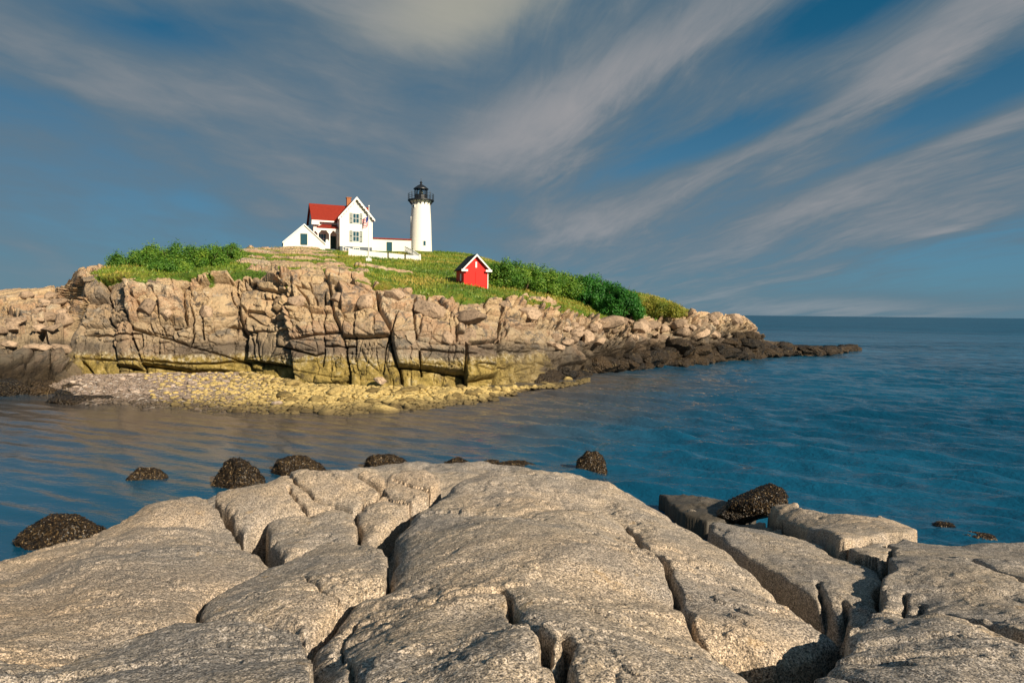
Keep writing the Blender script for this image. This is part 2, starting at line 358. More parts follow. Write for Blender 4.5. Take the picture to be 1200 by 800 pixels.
# slabs: name, label, outline in the photograph, height offset, dome, edge radius, tone
SL = [
 ('C', 'huge central granite slab filling the middle foreground, split by long diagonal cracks', [(517,564),(521,559),(540,549),(570,542),(600,544),(645,548),(712,551),(742,565),(780,588),(801,603),(827,612),(850,631),(917,672),(959,704),(985,717),(940,728),(906,730),(870,724),(845,721),(872,742),(899,768),(925,800),(945,860),(700,900),(366,900),(366,800),(366,735),(372,718),(385,698),(405,684),(453,669),(454,660),(452,642),(469,609),(487,590),(510,575)], .07, .22, .34, .5),
 ('L1', 'broad smooth golden granite slab sloping to the water at the left of the foreground', [(-120,680),(0,641),(15,637),(90,614),(139,597),(165,584),(217,571),(246,573),(256,586),(270,598),(285,618),(326,650),(300,665),(243,688),(222,714),(205,721),(150,730),(105,744),(56,762),(0,767),(-140,790)], .06, .22, .12, .75),
 ('L2', 'flat grey granite slab in the bottom left corner with a straight broken right edge', [(-200,800),(0,767),(56,762),(105,744),(150,730),(206,721),(300,726),(358,733),(364,745),(364,800),(364,950),(-300,950)], .13, .06, .05, .25),
 ('L3', 'wedge shaped pale granite block between the golden slab and the huge central slab', [(224,716),(243,690),(288,671),(330,650),(362,637),(392,628),(420,630),(446,637),(452,652),(453,668),(425,678),(405,684),(385,698),(370,720),(360,731),(300,724)], .09, .14, .09, .55),
 ('L4', 'squarish granite block behind the wedge shaped block, dark crack down its left side', [(313,603),(340,597),(380,588),(400,584),(420,588),(422,609),(422,627),(392,629),(362,637),(334,648),(318,628)], .02, .10, .09, .65),
 ('L5', 'ridge of granite running along the top of the left slab behind the squarish block', [(246,573),(262,568),(315,558),(337,553),(350,566),(371,579),(400,584),(380,588),(340,597),(313,603),(298,608),(285,618),(270,598),(256,586)], .03, .08, .08, .7),
 ('L6', 'thin flat granite block at the water side left of the three small blocks', [(337,553),(360,550),(400,552),(416,556),(435,565),(450,572),(430,582),(420,588),(400,584),(371,579),(350,566)], .03, .06, .06, .6),
 ('L7', 'leftmost of the three small granite blocks beside the central slab\'s far end', [(416,556),(424,550),(440,549),(455,556),(452,568),(440,566)], .02, .07, .06, .7),
 ('L8', 'farthest of the three small granite blocks, squared top beside the kelp covered rock', [(458,553),(470,546),(500,544),(515,550),(516,557),(505,568),(485,562),(462,555)], .06, .08, .07, .8),
 ('L9', 'nearest of the three small granite blocks beside the central slab\'s far end', [(455,557),(462,555),(485,562),(505,569),(500,578),(485,583),(462,577),(451,570)], .0, .07, .06, .7),
 ('L10', 'sunken ochre granite block in the cleft left of the central slab', [(421,589),(432,583),(450,574),(470,578),(485,583),(478,592),(466,604),(452,617),(438,632),(425,628),(423,605)], -.05, .07, .12, .7),
 ('R1', 'long leaning granite slab with a broken dark front edge right of the central slab', [(828,611),(860,606),(895,609),(913,612),(950,630),(985,646),(1022,655),(1033,662),(1031,690),(1027,714),(1000,716),(965,703),(917,671),(852,631)], -.08, .12, .14, .35),
 ('R2', 'farthest long pale granite slab at the water on the right', [(885,598),(900,594),(940,591),(980,596),(1022,603),(1060,611),(1074,622),(1068,627),(1040,627),(1020,632),(998,638),(985,636),(960,624),(930,613),(905,608)], .0, .10, .16, .6),
 ('R3', 'small granite block wedged between the leaning slab and the right corner ledge', [(1000,639),(1022,631),(1040,628),(1044,640),(1040,655),(1022,653),(1005,646)], .02, .06, .06, .45),
 ('R4', 'wide cracked granite ledge at the right edge with a blocky shadowed front', [(1045,628),(1060,624),(1085,628),(1120,631),(1200,631),(1330,640),(1330,770),(1200,738),(1140,720),(1110,712),(1090,713),(1060,707),(1032,711),(1033,685),(1044,662),(1046,645)], .08, .06, .07, .35),
 ('R5', 'rounded rough granite slab in the bottom right corner', [(981,740),(992,721),(1030,712),(1079,707),(1135,722),(1200,741),(1330,775),(1400,950),(900,950),(945,815),(957,789),(979,762)], .12, .12, .12, .4),
 ('R6', 'low dark flat granite shelf near the kelp covered wedge rock', [(772,576),(800,577),(850,584),(886,597),(880,606),(830,609),(804,602),(786,590)], -.22, .05, .12, .1),
 ('P1', 'sunken shadowed granite slab in the pit between central slab and corner slab', [(848,724),(875,728),(915,740),(960,756),(972,772),(950,790),(925,798),(900,768),(874,742)], -.55, .05, .1, .4),
]
FR = {'L1': 3.2, 'L3': 3.6, 'L4': 2.2, 'L5': 1.6, 'L10': 2, 'R1': 1.5, 'R5': .8}
CR = [([(709,597),(727,601),(750,618),(780,642),(788,652),(794,669),(816,695),(845,722)], .045, .35),
      ([(579,674),(592,687),(607,710),(630,732),(643,746)], .035, .30),
      ([(652,725),(656,740),(671,759),(690,789),(712,830)], .04, .30),
      ([(414,690),(411,720),(408,770),(404,840)], .02, .10),
      ([(1127,637),(1160,650),(1200,665),(1260,690)], .04, .25),
      ([(985,759),(1022,777),(1075,799),(1120,830)], .03, .2),
      ([(339,556),(352,568),(371,580)], .04, .25),
      ([(311,600),(300,606),(281,617)], .03, .12),
      ([(353,662),(375,668),(387,679)], .015, .08),
      ([(1046,676),(1080,680),(1090,700)], .03, .2), ([(1060,672),(1062,708)], .04, .3), ([(1080,680),(1076,706)], .03, .25),
      ([(965,652),(968,668),(965,690)], .04, .3), ([(990,668),(985,700)], .03, .25), ([(560,668),(530,680),(500,690)], .02, .03)]
CREASE = [([(455,669),(510,667),(540,660),(580,652),(640,662),(700,668),(790,668)], .25, .05),
          ([(202,599),(255,597),(281,616)], .22, .09), ([(0,655),(60,690),(120,742)], .35, .10), ([(60,640),(150,612),(230,596)], .3, .04),
          ([(640,575),(700,580),(735,600),(742,625)], .2, .06), ([(600,600),(680,585)], .2, .04), ([(560,700),(500,730),(430,790)], .25, .05)]
nA, nR = 1180, 860
aa = np.radians(np.linspace(-57, 57, nA)); rr = np.exp(np.linspace(math.log(3.0), math.log(27), nR))
A_, R_ = np.meshgrid(aa, rr)
X = R_ * np.sin(A_); Y = R_ * np.cos(A_) - 2.0
B0 = bil(X, Y)
wx = X + .10 * fbm(X * 1.3, Y * 1.3, seed=5, oct=4) + .018 * fbm(X * 9, Y * 9, seed=6, oct=3); wy = Y + .10 * fbm(X * 1.3, Y * 1.3, seed=9, oct=4) + .018 * fbm(X * 9, Y * 9, seed=10, oct=3)
gap = B0 - 0.34 + 0.12 * fbm(X * 1.5, Y * 1.5, seed=3) - .25 * sstep(4, 12, Y)
H = gap.copy(); SID = np.full(X.shape, -1); TONE = np.full(X.shape, .4)
for k, (nm, lb, poly, off, dome, er, tn) in enumerate(SL):
    pw = np.array([hitbase(a, b_, off + dome * .5) for a, b_ in poly]) if nm != 'R6' else np.array([at_z(a, b_, .42).ravel()[:2] for a, b_ in poly])
    sl = (wx > pw[:, 0].min() - .1) & (wx < pw[:, 0].max() + .1) & (wy > pw[:, 1].min() - .1) & (wy < pw[:, 1].max() + .1) & (SID < 0)
    ii = np.nonzero(sl); x, y = wx[ii], wy[ii]
    ins = inpoly(x, y, pw); ii = (ii[0][ins], ii[1][ins]); x, y = x[ins], y[ins]
    d = segdist(x, y, pw, True)
    cx, cy = pw.mean(0); rnd = random.Random(k * 7 + 3); gx, gy = rnd.uniform(-.03, .03), rnd.uniform(-.03, .03)
    d2 = segdist(x, y - .05, pw, True); fr_ = sstep(0, .05, d - d2) * (FR.get(nm, 1) - 1) + 1
    e = .75 * er * fr_ * (1 + .35 * fbm(x * 1.1, y * 1.1, seed=40 + k, oct=2))
    q = np.clip(1 - (d - .008) / e, 0, 1)
    drop = np.minimum(e, .5) * 0.60 * (1 - np.sqrt(np.clip(1 - q ** 2.4, 0, 1)))
    size = max(pw[:, 0].max() - pw[:, 0].min(), pw[:, 1].max() - pw[:, 1].min())
    h = B0[ii] + off + dome * (1 - np.exp(-d / (.16 * size))) + gx * (x - cx) + gy * (y - cy) - drop
    h = h - np.where(d < .014, (.014 - d) * 22, 0)
    if nm == 'R6': h = .40 + .10 * (1 - np.exp(-d / .5)) + .08 * fbm(x, y, seed=6) - drop
    H[ii] = np.maximum(h, gap[ii] + .02 if nm not in ('P1', 'R6') else h); SID[ii] = k; TONE[ii] = tn
def pw_line(pl): return np.array([hitbase(a, b_, .25) for a, b_ in pl])
for pl, wd, dp in CR:
    d = segdist(wx, wy, pw_line(pl)); w_ = wd * (1 + .6 * fbm(X * 3, Y * 3, seed=77, oct=2))
    H -= dp * .8 * np.exp(-(d / (w_ * .55)) ** 2) + .016 * np.exp(-(d / (.10)) ** 2)
for pl, wd, dp in CREASE:
    d = segdist(wx, wy, pw_line(pl)); H -= dp * np.exp(-(d / wd) ** 2)
H += .07 * fbm(X * .7, Y * .7, seed=21, oct=3) + .026 * fbm(X * 2.1, Y * 2.1, seed=22, oct=3)
rg = np.abs(fbm(X * 2.6 + .5 * Y, Y * 3.8, seed=30, oct=5)); msk = sstep(-.05, .35, fbm(X * .8, Y * .8, seed=31, oct=2))
H -= .022 * msk * (1 - sstep(0, .14, rg))
for q_, (s1_, t_, dp_) in enumerate([(.55, .12, .030), (.9, -.1, .015), (1.4, .22, .014), (2.4, .30, .008)]):
    fz = fbm(X * s1_ + .3 * Y, Y * s1_ * 1.5, seed=200 + q_, oct=5)
    H -= dp_ * sstep(t_ - .012, t_ + .012, fz) * sstep(-.3, .1, fbm(X * .5, Y * .5, seed=210 + q_, oct=2))
H += .010 * fbm(X * 8, Y * 8, seed=23, oct=3) + .0045 * fbm(X * 30, Y * 30, seed=24, oct=2)
pit = vnoise(X * 5.1, Y * 7.3, seed=61); pm = sstep(.1, .4, fbm(X * .9, Y * .9, seed=62, oct=2)) * sstep(6, 8, Y)
H -= .05 * pm * sstep(.55, .8, pit)
WET = sstep(1.1, .2, H + .25 * fbm(X * 1.5, Y * 1.5, seed=71))
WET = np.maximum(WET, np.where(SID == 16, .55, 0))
TONE = np.clip(TONE + .30 * fbm(X * .6, Y * .6, seed=90, oct=3), 0, 1)
FV = np.stack([X, Y, H], -1).reshape(-1, 3); FF = grid_faces(nR, nA)[:, ::-1]
FA = {'tone': TONE.ravel(), 'wet': WET.ravel()}
fs = SID.ravel()[FF]; fid = fs.max(1)
o = submesh('bedrock_shore', FV, FF, fid < 0, M_GRAN, FA); tag(o, kind='structure')
for k, S in enumerate(SL):
    sel = fid == k
    if sel.sum() < 10: print('EMPTY', S[0]); continue
    o = submesh('rock_slab', FV, FF, sel, M_GRAN, FA); tag(o, S[1], 'rock slab', 'granite slabs of the foreground ledge')

# ------------------------------------------------------------------ island: sections across the picture
T = np.array([  # px, foot_py, foot_z, shelf_py, shelf_dY, rim_py, rim_dY, crest_py, crest_Y, grass, rocky, seaweed
 (-300,476,0, 425,5, 352,20, 338,78, .25,.6,1),
 (0,  463,0, 420,5, 352,20, 338,70, .25,.6,1),
 (60, 452,.2, 412,4, 350,17, 337,68, .2,.6,.9),
 (78, 441,.6, 408,3,348,14, 335,66, .2,.6,.3),
 (94, 437,.7, 385,1.8,325,6, 314,60, .1,.5,.0),
 (150,436,.8, 378,1,  322,5, 309,64, .9,.4,.0),
 (220,436,.8, 378,1,  322,5, 299,72, 1,.5,.0),
 (290,434,.8, 378,.8, 321,3, 292,92, 1,.62,.0),
 (340,440,.7, 382,.7, 324,3, 291,108,1,.66,.0),
 (400,443,.6, 385,.7, 327,4, 293,116,1,.6,.0),
 (450,446,.5, 386,.8, 336,5, 294,122,1,.35,.0),
 (492,446,.5, 388,1.0,343,6, 293,126,1,.22,.0),
 (550,446,.5, 392,1.5,346,7, 298,120,1,.26,.0),
 (600,446,.3, 395,2,  350,8, 312,106,1,.25,.1),
 (650,446,.0, 402,3,  358,9, 323,100,1,.3,.6),
 (700,438,.0, 405,3,  374,8, 336,92, 1,.3,1),
 (750,431,.0, 400,3,  372,8, 343,86, 1,.1,1),
 (776,429,.0, 398,3,  370,7, 349,85, 1,.1,1),
 (800,428,.0, 396,3,  368,7, 361,85, .8,.3,1),
 (812,427,.0, 396,3,  369,7, 366,84, .1,.6,1),
 (868,421,.0, 396,3,  374,7, 372,90, .0,.6,1),
 (882,419,.0, 402,2,  384,4, 383,92, .0,.6,1),
 (892,418,.0, 408,2,  402,3, 401,93, .0,.6,1),
 (960,416,.0, 412,2,  408,4, 407,98, .0,.6,1),
 (996,410,.0, 409,1,  408,2, 408,104,.0,.6,1),
 (1004,409,-.8,409,1, 409,2, 409,106,.0,.6,1)])
PX = np.arange(-200, 1004, .72); nc = len(PX)
tc = [np.interp(PX, T[:, 0], T[:, k]) for k in range(T.shape[1])]
jj = 2.2 * fbm(PX / 24, PX * 0, seed=2, oct=3)
foot = at_z(PX, tc[1], tc[2]); Yf = foot[:, 1]
shelf = at_y(PX, tc[3] + jj * 1.5, Yf + tc[4]); rim = at_y(PX, tc[5] + jj * (1.2 if 1 else 0), Yf + tc[6])
crY = np.maximum(tc[8], Yf + tc[6] + 1.0); crest = at_y(PX, tc[7] + .35 * jj, crY)
under = foot.copy(); under[:, 1] -= .5; under[:, 2] -= 1.2
hdir = np.stack([foot[:, 0], foot[:, 1]], -1); hdir /= np.linalg.norm(hdir, axis=1)[:, None]
back = crest.copy(); back[:, :2] += hdir * 14; back[:, 2] = crest[:, 2] * .86 - .5
down = back.copy(); down[:, :2] += hdir * 22; down[:, 2] = -2
def lerp(a, b, t): return a[None] * (1 - t[:, None, None]) + b[None] * t[:, None, None]
nf1, nf2, ng = 120, 130, 190
slopeT = np.linspace(0, 1, ng, endpoint=False)
mid = lerp(rim, crest, slopeT ** 1.25); mid[:, :, 2] += (np.sin(slopeT * math.pi) * .035)[:, None] * (crest - rim)[None, :, 2].clip(0, 20)
rows = [lerp(under, foot, np.linspace(0, 1, 10, endpoint=False)), lerp(foot, shelf, np.linspace(0, 1, nf1, endpoint=False)),
        lerp(shelf, rim, np.linspace(0, 1, nf2, endpoint=False)), mid, lerp(crest, back, np.linspace(0, 1, 14, endpoint=False)), lerp(back, down, np.linspace(0, 1, 10))]
G = np.concatenate(rows, 0); nr = G.shape[0]
vv = np.concatenate([np.linspace(-.1, 0, 10, endpoint=False), np.linspace(0, 1, nf1, endpoint=False), np.linspace(1, 2, nf2, endpoint=False), 2 + np.linspace(0, 1, ng, endpoint=False), np.linspace(3, 4, 14, endpoint=False), np.linspace(4, 5, 10)])
# soften the profile's corners
for _ in range(5):
    G2 = G.copy(); G2[8:-3] = .25 * G[7:-4] + .5 * G[8:-3] + .25 * G[9:-2]; G = G2
for _ in range(10):
    Gc = G.copy(); Gc[:, 1:-1] = .25 * G[:, :-2] + .5 * G[:, 1:-1] + .25 * G[:, 2:]; G = Gc
arc = np.concatenate([np.zeros((1, nc)), np.cumsum(np.linalg.norm(np.diff(G, axis=0), axis=2), 0)], 0); arc -= arc[10]
S1 = np.concatenate([[0], np.cumsum(np.linalg.norm(np.diff(foot[:, :2], axis=0), axis=1))]); S = np.broadcast_to(S1, arc.shape)
du = np.gradient(G, axis=1); dv = np.gradient(G, axis=0); NN = np.cross(du, dv); NN /= np.maximum(np.linalg.norm(NN, axis=2, keepdims=True), 1e-9)
VV = np.broadcast_to(vv[:, None], arc.shape); PXX = np.broadcast_to(PX[None], arc.shape)
col = lambda k: np.broadcast_to(tc[k][None], arc.shape)
cliff = sstep(-.1, .0, VV) * (1 - sstep(2.0, 2.06, VV + .03 * fbm(S * .3, arc * .3, seed=8)))
# blocks
def joints(x, seed, jit=.5):
    i = np.floor(x); b = i + .5 + (_h(i, i * 0, i * 0, seed) - .5) * jit; i = np.where(x < b, i - 1, i)
    b0 = i + .5 + (_h(i, i * 0, i * 0, seed) - .5) * jit; b1 = i + 1.5 + (_h(i + 1, i * 0, i * 0, seed) - .5) * jit
    return i, x - b0, b1 - x, (x - b0) / (b1 - b0) - .5
def ashlar(s, t, wS, wT, seed, wob=.25):
    """blocks between long upright joints and shorter level ones"""
    s = s + wob * wS * (fbm(s * .35 / wS, t * .5 / wT, seed=seed, oct=3)) + .22 * t * vnoise(s * .25 / wS, s * 0, seed=seed + 1)
    i, a0, a1, u = joints(s / wS, seed + 2, .75); r = _h(i, i * 0, i * 0, seed + 3)
    tt = t + (r - .5) * 9 * wT + s * (_h(i, i * 0 + 1, i * 0, seed + 4) - .5) * .45 + wob * .6 * wT * fbm(s * .6 / wS, t * .6 / wT, seed=seed + 5, oct=2)
    j, c0, c1, v = joints(tt / (wT * (.7 + .7 * r)), 0 + seed + 6, .85)
    I = _h(i, j, i * 0, seed + 7)
    es = np.minimum(a0, a1) * wS; et = np.minimum(c0, c1) * wT * (.7 + .7 * r)
    # some blocks broken across by a slanting joint
    dg = (u * np.cos(I * 20) + v * np.sin(I * 20)); cut = (I * 31 % 1) < .45
    I = np.where(cut & (dg > 0), (I * 7.77) % 1, I); ed = np.where(cut, np.abs(dg) * min(wS, wT), 9)
    return np.minimum(np.minimum(es, et), ed), I, u, v
rd = lambda I, k: (I * 977.13 * k) % 1.0
e1, I1, ox, oy = ashlar(S, arc, 4.2, 3.6, 100)
e2, I2, ox2, oy2 = ashlar(S + 3 * I1, arc + 5 * I1, 1.7, 1.25, 140, .35)
F3, E3, I3, ox3, oy3 = cells(S / .62 + 3 * I2 + .3 * fbm(S, arc, seed=3), arc / .42, seed=24, jit=.85)
e3 = E3 * .5
lvl2 = .28 + .72 * sstep(.0, .22, fbm(S * .12, arc * .2, seed=60, oct=2) + .42 * (VV - 1.25) + .5 * sstep(580, 720, PXX) + .4 * sstep(95, 60, PXX))
lvl3 = sstep(.0, .4, fbm(S * .2, arc * .3, seed=63, oct=2) + .35 * (VV - 1.4))
disp = (I1 - .5) * 1.0 + ox * (rd(I1, 3) - .5) * 1.5 + oy * (rd(I1, 5) - .6) * 1.3
disp *= 1 + .7 * sstep(90, 70, PXX)
disp -= .55 * np.exp(-(e1 / .085) ** 2) + .14 * np.exp(-e1 / .14)
disp += lvl2 * ((I2 - .5) * (.60 + .5 * sstep(680, 760, PXX)) + ox2 * (rd(I2, 3) - .5) * .8 + oy2 * (rd(I2, 5) - .6) * .7 - .36 * np.exp(-(e2 / .065) ** 2) - .07 * np.exp(-e2 / .10))
disp += lvl3 * ((I3 - .5) * .20 + ox3 * (rd(I3, 3) - .5) * .30 - .10 * np.exp(-(e3 / .05) ** 2))
rdg = 1 - np.abs(fbm(S * .8, arc * .5, seed=72, oct=5))
disp += .20 * fbm(S * .5, arc * .5, seed=70, oct=4) + .10 * fbm(S * 1.8, arc * 1.5, seed=71, oct=5) - .14 * sstep(.93, 1.0, rdg)
# the long joints one can see in the cliff
JT = [[(325,370),(321,405),(347,411),(371,417),(379,414)],[(380,338),(381,415),(379,429)],[(315,338),(313,370),(320,386)],[(296,383),(309,431)],[(320,407),(309,431)],
 [(415,365),(415,423)],[(465,370),(453,407),(448,437)],[(491,413),(493,439)],[(557,421),(559,442)],[(381,405),(413,405)],[(493,410),(557,415)],[(485,351),(483,370),(488,397)],
 [(443,351),(443,365),(464,367)],[(93,363),(95,391),(110,388)],[(96,391),(165,391),(168,407),(154,420)],[(88,418),(176,424),(214,427),(283,424)],[(187,385),(187,418)],[(228,391),(220,413)],
 [(286,374),(305,430)],[(311,339),(313,380)],[(107,317),(121,330)],[(85,350),(107,351)],[(154,347),(170,363),(203,374)],[(220,350),(236,352),(236,374),(239,396)],
 [(587,372),(583,406)],[(679,360),(683,383)],[(560,406),(629,410)],[(602,426),(604,445)],[(560,426),(602,428)],[(778,368),(775,395)],[(420,360),(440,352),(443,351)],[(464,367),(488,372),(520,380)],
 [(520,352),(540,360),(560,362)],[(600,380),(640,384),(670,392)],[(640,362),(636,384)],[(700,380),(735,384),(760,386)],[(735,372),(735,392)],[(820,372),(822,392)],[(860,374),(862,392)]]
gpx, gpy = topix(G)
jd = np.full(arc.shape, 99.0); ii = np.nonzero((VV > 0) & (VV < 2.1)); jx = gpx[ii] + 1.3 * fbm(S[ii] * .9, arc[ii] * .9, seed=80); jy = gpy[ii] + 1.3 * fbm(S[ii] * .9, arc[ii] * .9, seed=81)
jv = np.full(jx.shape, 99.0)
for pl in JT: jv = np.minimum(jv, segdist(jx, jy, pl))
jd[ii] = jv
disp -= .70 * np.exp(-(jd / .8) ** 2) + .10 * np.exp(-jd / 2.0)
# grass and outcrops on the slope
gs_ = sstep(1.93, 2.03, VV + .06 * fbm(S * .35, arc * .35, seed=95, oct=3) + .02)
rk = fbm(S * .11, arc * .22, seed=91, oct=4); thr = .75 - 1.1 * col(10) + .55 * sstep(2.05, 2.5, VV) * (1 - sstep(.5, .66, col(10)))
patch = sstep(thr - .04, thr + .04, rk)
GR = gs_ * (1 - patch) * sstep(.3, .5, col(9) + .25 * fbm(S * .3, arc * .3, seed=97))
pg = sstep(.02, .2, fbm(S * .5, arc * .5, seed=98, oct=3)) * sstep(1.70, 1.8, VV) * sstep(125, 150, PXX) * (1 - sstep(235, 265, PXX)); GR = np.maximum(GR, pg)
GR = np.maximum(GR, .9 * sstep(.4, .5, fbm(S * .4, arc * .4, seed=99, oct=3)) * sstep(1.6, 1.9, VV) * (1 - sstep(780, 810, PXX)) * sstep(90, 130, PXX) * (1 - sstep(2.1, 2.2, VV)))
GR *= (1 - sstep(800, 818, PXX)) 
fade = np.maximum(1 - sstep(1.98, 2.12, VV), np.where(VV < 3, (1 - GR) * .32, .1)) * (1 - .7 * sstep(884, 900, PXX))
fade = fade * sstep(-.1, .02, VV + .05)
fade = fade * (1 - .5 * GR)
disp = disp * fade + (1 - GR) * sstep(2.0, 2.1, VV) * .25 * patch + GR * .08 * fbm(S * 1.2, arc * 1.2, seed=101, oct=3)
NH = NN.copy()
IG = G + NH * disp[..., None]
blk = np.where(lvl2 > .35, .45 * I1 + .55 * I2, I1)
YEL = sstep(68, 95, PXX) * (1 - .5 * sstep(560, 640, PXX)) * (1 - sstep(645, 652, PXX + 22 * fbm(S * .4, arc * .8, seed=107, oct=4)))
WETI = col(11) * sstep(1.0, .1, (IG[..., 2] + .9 * fbm(S * .25, arc * .25, seed=108, oct=4) - 1.0) / (1 + 1.5 * sstep(650, 740, PXX)) + .3 * fbm(S * .5, arc * .5, seed=105, oct=3)) * (1 - YEL * .9)

mI, n, b = material('island_rock', 0.85, 0.2)
P = n.new('ShaderNodeNewGeometry').outputs['Position']; sp = n.new('ShaderNodeSeparateXYZ'); n.put(sp.inputs[0], P); PZ = sp.outputs[2]
big = n.noise(P, .16, 5, .6); med = n.noise(P, .9, 6, .68); fine = n.noise(P, 5, 5, .7)
rock = n.ramp(n.m('ADD', n.m('MULTIPLY', n.attr('tone'), .45), n.m('MULTIPLY', med, .55)),
              [(.25, (.24, .20, .165)), (.38, (.46, .34, .225)), (.50, (.56, .43, .28)), (.62, (.47, .31, .205)), (.76, (.58, .49, .37))])
rock = n.mix(1.0, rock, (1.20, 1.15, 1.05), 'MULTIPLY')
rock = n.mix(n.rng(fine, .46, .30), rock, n.mix(1.0, rock, (.48, .46, .45), 'MULTIPLY'))
rock = n.mix(n.m('MULTIPLY', n.rng(n.noise(P, 1.6, 6, .7, .5), .56, .66), .6), rock, (.60, .53, .43))
rock = n.mix(n.m('MULTIPLY', n.rng(n.noise(P, .8, 6, .72, .8), .53, .62), .85), rock, (.14, .12, .105))
zj = n.m('ADD', PZ, n.m('MULTIPLY', n.m('SUBTRACT', n.noise(P, .35, 4, .6), .5), 2.2))
yel = n.attr('algae')
grey = n.rng(zj, 5.3, 3.2)
rock = n.mix(n.m('MULTIPLY', grey, .62), rock, n.mix(.5, n.mix(1.0, rock, (.74, .74, .72), 'MULTIPLY'), (.28, .255, .215)))
zk = n.m('ADD', PZ, n.m('MULTIPLY', n.m('SUBTRACT', n.noise(P, .5, 6, .7), .5), 1.5))
dark = n.m('MULTIPLY', n.rng(zk, 3.15, 2.5), n.rng(n.noise(P, .25, 3, .5), .35, .55, .25, 1.0))
rock = n.mix(n.m('MULTIPLY', dark, .72), rock, (.10, .085, .072))
ylo = n.m('MULTIPLY', n.rng(zk, 2.15, 1.65), n.m('MULTIPLY', yel, n.rng(n.noise(P, .45, 5, .6), .3, .45, .45, 1.0)))
ycol = n.ramp(n.noise(P, 1.4, 6, .7), [(.34, (.08, .06, .022)), (.46, (.31, .23, .055)), (.58, (.52, .38, .11)), (.7, (.68, .58, .32))])
rock = n.mix(n.m('MULTIPLY', ylo, .86), rock, ycol)
bar = n.m('MULTIPLY', n.m('MULTIPLY', n.rng(zk, 1.3, 1.7), n.rng(zk, 2.3, 1.9)), n.m('MULTIPLY', yel, n.rng(n.noise(P, 3.5, 6, .75), .50, .60)))
rock = n.mix(n.m('MULTIPLY', bar, .8), rock, (.66, .58, .42))
rock = n.mix(n.m('MULTIPLY', n.attr('wet'), .92), rock, n.ramp(n.noise(P, 2.5, 5, .7), [(.4, (.018, .014, .010)), (.65, (.050, .034, .018))]))
gcol = n.ramp(n.m('ADD', n.m('MULTIPLY', n.noise(P, .22, 5, .7), .6), n.m('MULTIPLY', n.noise(P, 1.6, 5, .75), .4)),
              [(.38, (.06, .13, .018)), (.48, (.12, .21, .025)), (.55, (.24, .23, .035)), (.64, (.34, .23, .06))])
ge = n.rng(n.m('ADD', n.attr('grass'), n.m('MULTIPLY', n.m('SUBTRACT', n.noise(P, 1.6, 5, .7), .5), .9)), .38, .56)
n.put(b.inputs['Base Color'], n.mix(ge, rock, gcol))
hh = n.m('ADD', n.noise(P, 1.2, 9, .72), n.m('MULTIPLY', n.noise(P, 5, 5, .75), .5))
n.put(b.inputs['Normal'], n.bump(hh, 1.0, .45))
M_ISL = mI
o = mesh_np('island_terrain', IG.reshape(-1, 3), grid_faces(nr, nc), M_ISL, {'tone': blk.ravel(), 'grass': GR.ravel(), 'algae': YEL.ravel(), 'wet': WETI.ravel()})
tag(o, kind='structure'); o.data.set_sharp_from_angle(angle=math.radians(38))
ipx, ipy = topix(IG)
def ter(px, py, lo=0):
    """where the line of sight through a photo point meets the island"""
    c = int(np.clip(round((px - PX[0]) / .72), 0, nc - 1))
    y = ipy[:, c]; r = np.nonzero(y[lo:-26] <= py)[0]
    r = (r[0] + lo) if len(r) else int(np.argmin(y[:-26]))
    p = IG[r, c].copy(); q = at_y(px, py, p[1])
    return Vector(p)

# ------------------------------------------------------------------ beach
BP = np.arange(55, 690, 1.6); nb = len(BP)
sh = np.array([(55,455),(75,464),(100,474),(180,477),(250,482),(330,484),(430,485),(500,480),(560,472),(600,462),(640,450),(690,443)])
ft = at_z(BP, np.interp(BP, T[:, 0], T[:, 1]) + np.interp(BP, [290, 360], [1, 8]), np.interp(BP, T[:, 0], T[:, 2]) + .05); shp = at_z(BP, np.interp(BP, sh[:, 0], sh[:, 1]) + 2.0 * fbm(BP / 18, BP * 0, seed=6, oct=3), -.02)
deep = shp.copy(); deep[:, 1] -= 7; deep[:, 2] = -1.3
tb = np.linspace(0, 1, 90); BG = np.concatenate([lerp(deep, shp, np.linspace(0, 1, 20, endpoint=False)), lerp(shp, ft, tb)], 0)
BG[..., 2] += .12 * fbm(BG[..., 0] * .5, BG[..., 1] * .5, seed=3) * 1.0 + .04 * fbm(BG[..., 0] * 2.5, BG[..., 1] * 2.5, seed=4)
mB, n, b = material('shingle', .8, .25)
P = n.new('ShaderNodeNewGeometry').outputs['Position']
cc = n.vor(P, 5.0, out='Color'); s_ = n.new('ShaderNodeSeparateColor'); n.put(s_.inputs[0], cc)
s2 = n.new('ShaderNodeSeparateXYZ'); n.put(s2.inputs[0], P)
yl = n.rng(n.m('ADD', s2.outputs[0], n.m('MULTIPLY', n.noise(P, .5, 4), 6.0)), -17, -9)
pk = n.ramp(s_.outputs[0], [(.1, (.10, .08, .065)), (.4, (.30, .225, .185)), (.7, (.46, .35, .29)), (.95, (.62, .55, .48))])
yw = n.ramp(s_.outputs[1], [(.1, (.10, .07, .03)), (.4, (.33, .23, .07)), (.7, (.48, .36, .12)), (.95, (.6, .52, .3))])
bc = n.mix(n.m('MULTIPLY', n.rng(n.m('ADD', s2.outputs[2], n.m('MULTIPLY', n.noise(P, .8), .2)), .32, .05), .85), n.mix(yl, pk, yw), (.035, .028, .02))
n.put(b.inputs['Base Color'], bc); n.put(b.inputs['Normal'], n.bump(n.vor(P, 5.0), .8, .12))
o = mesh_np('beach', BG.reshape(-1, 3), grid_faces(BG.shape[0], nb), mB); tag(o, kind='structure')

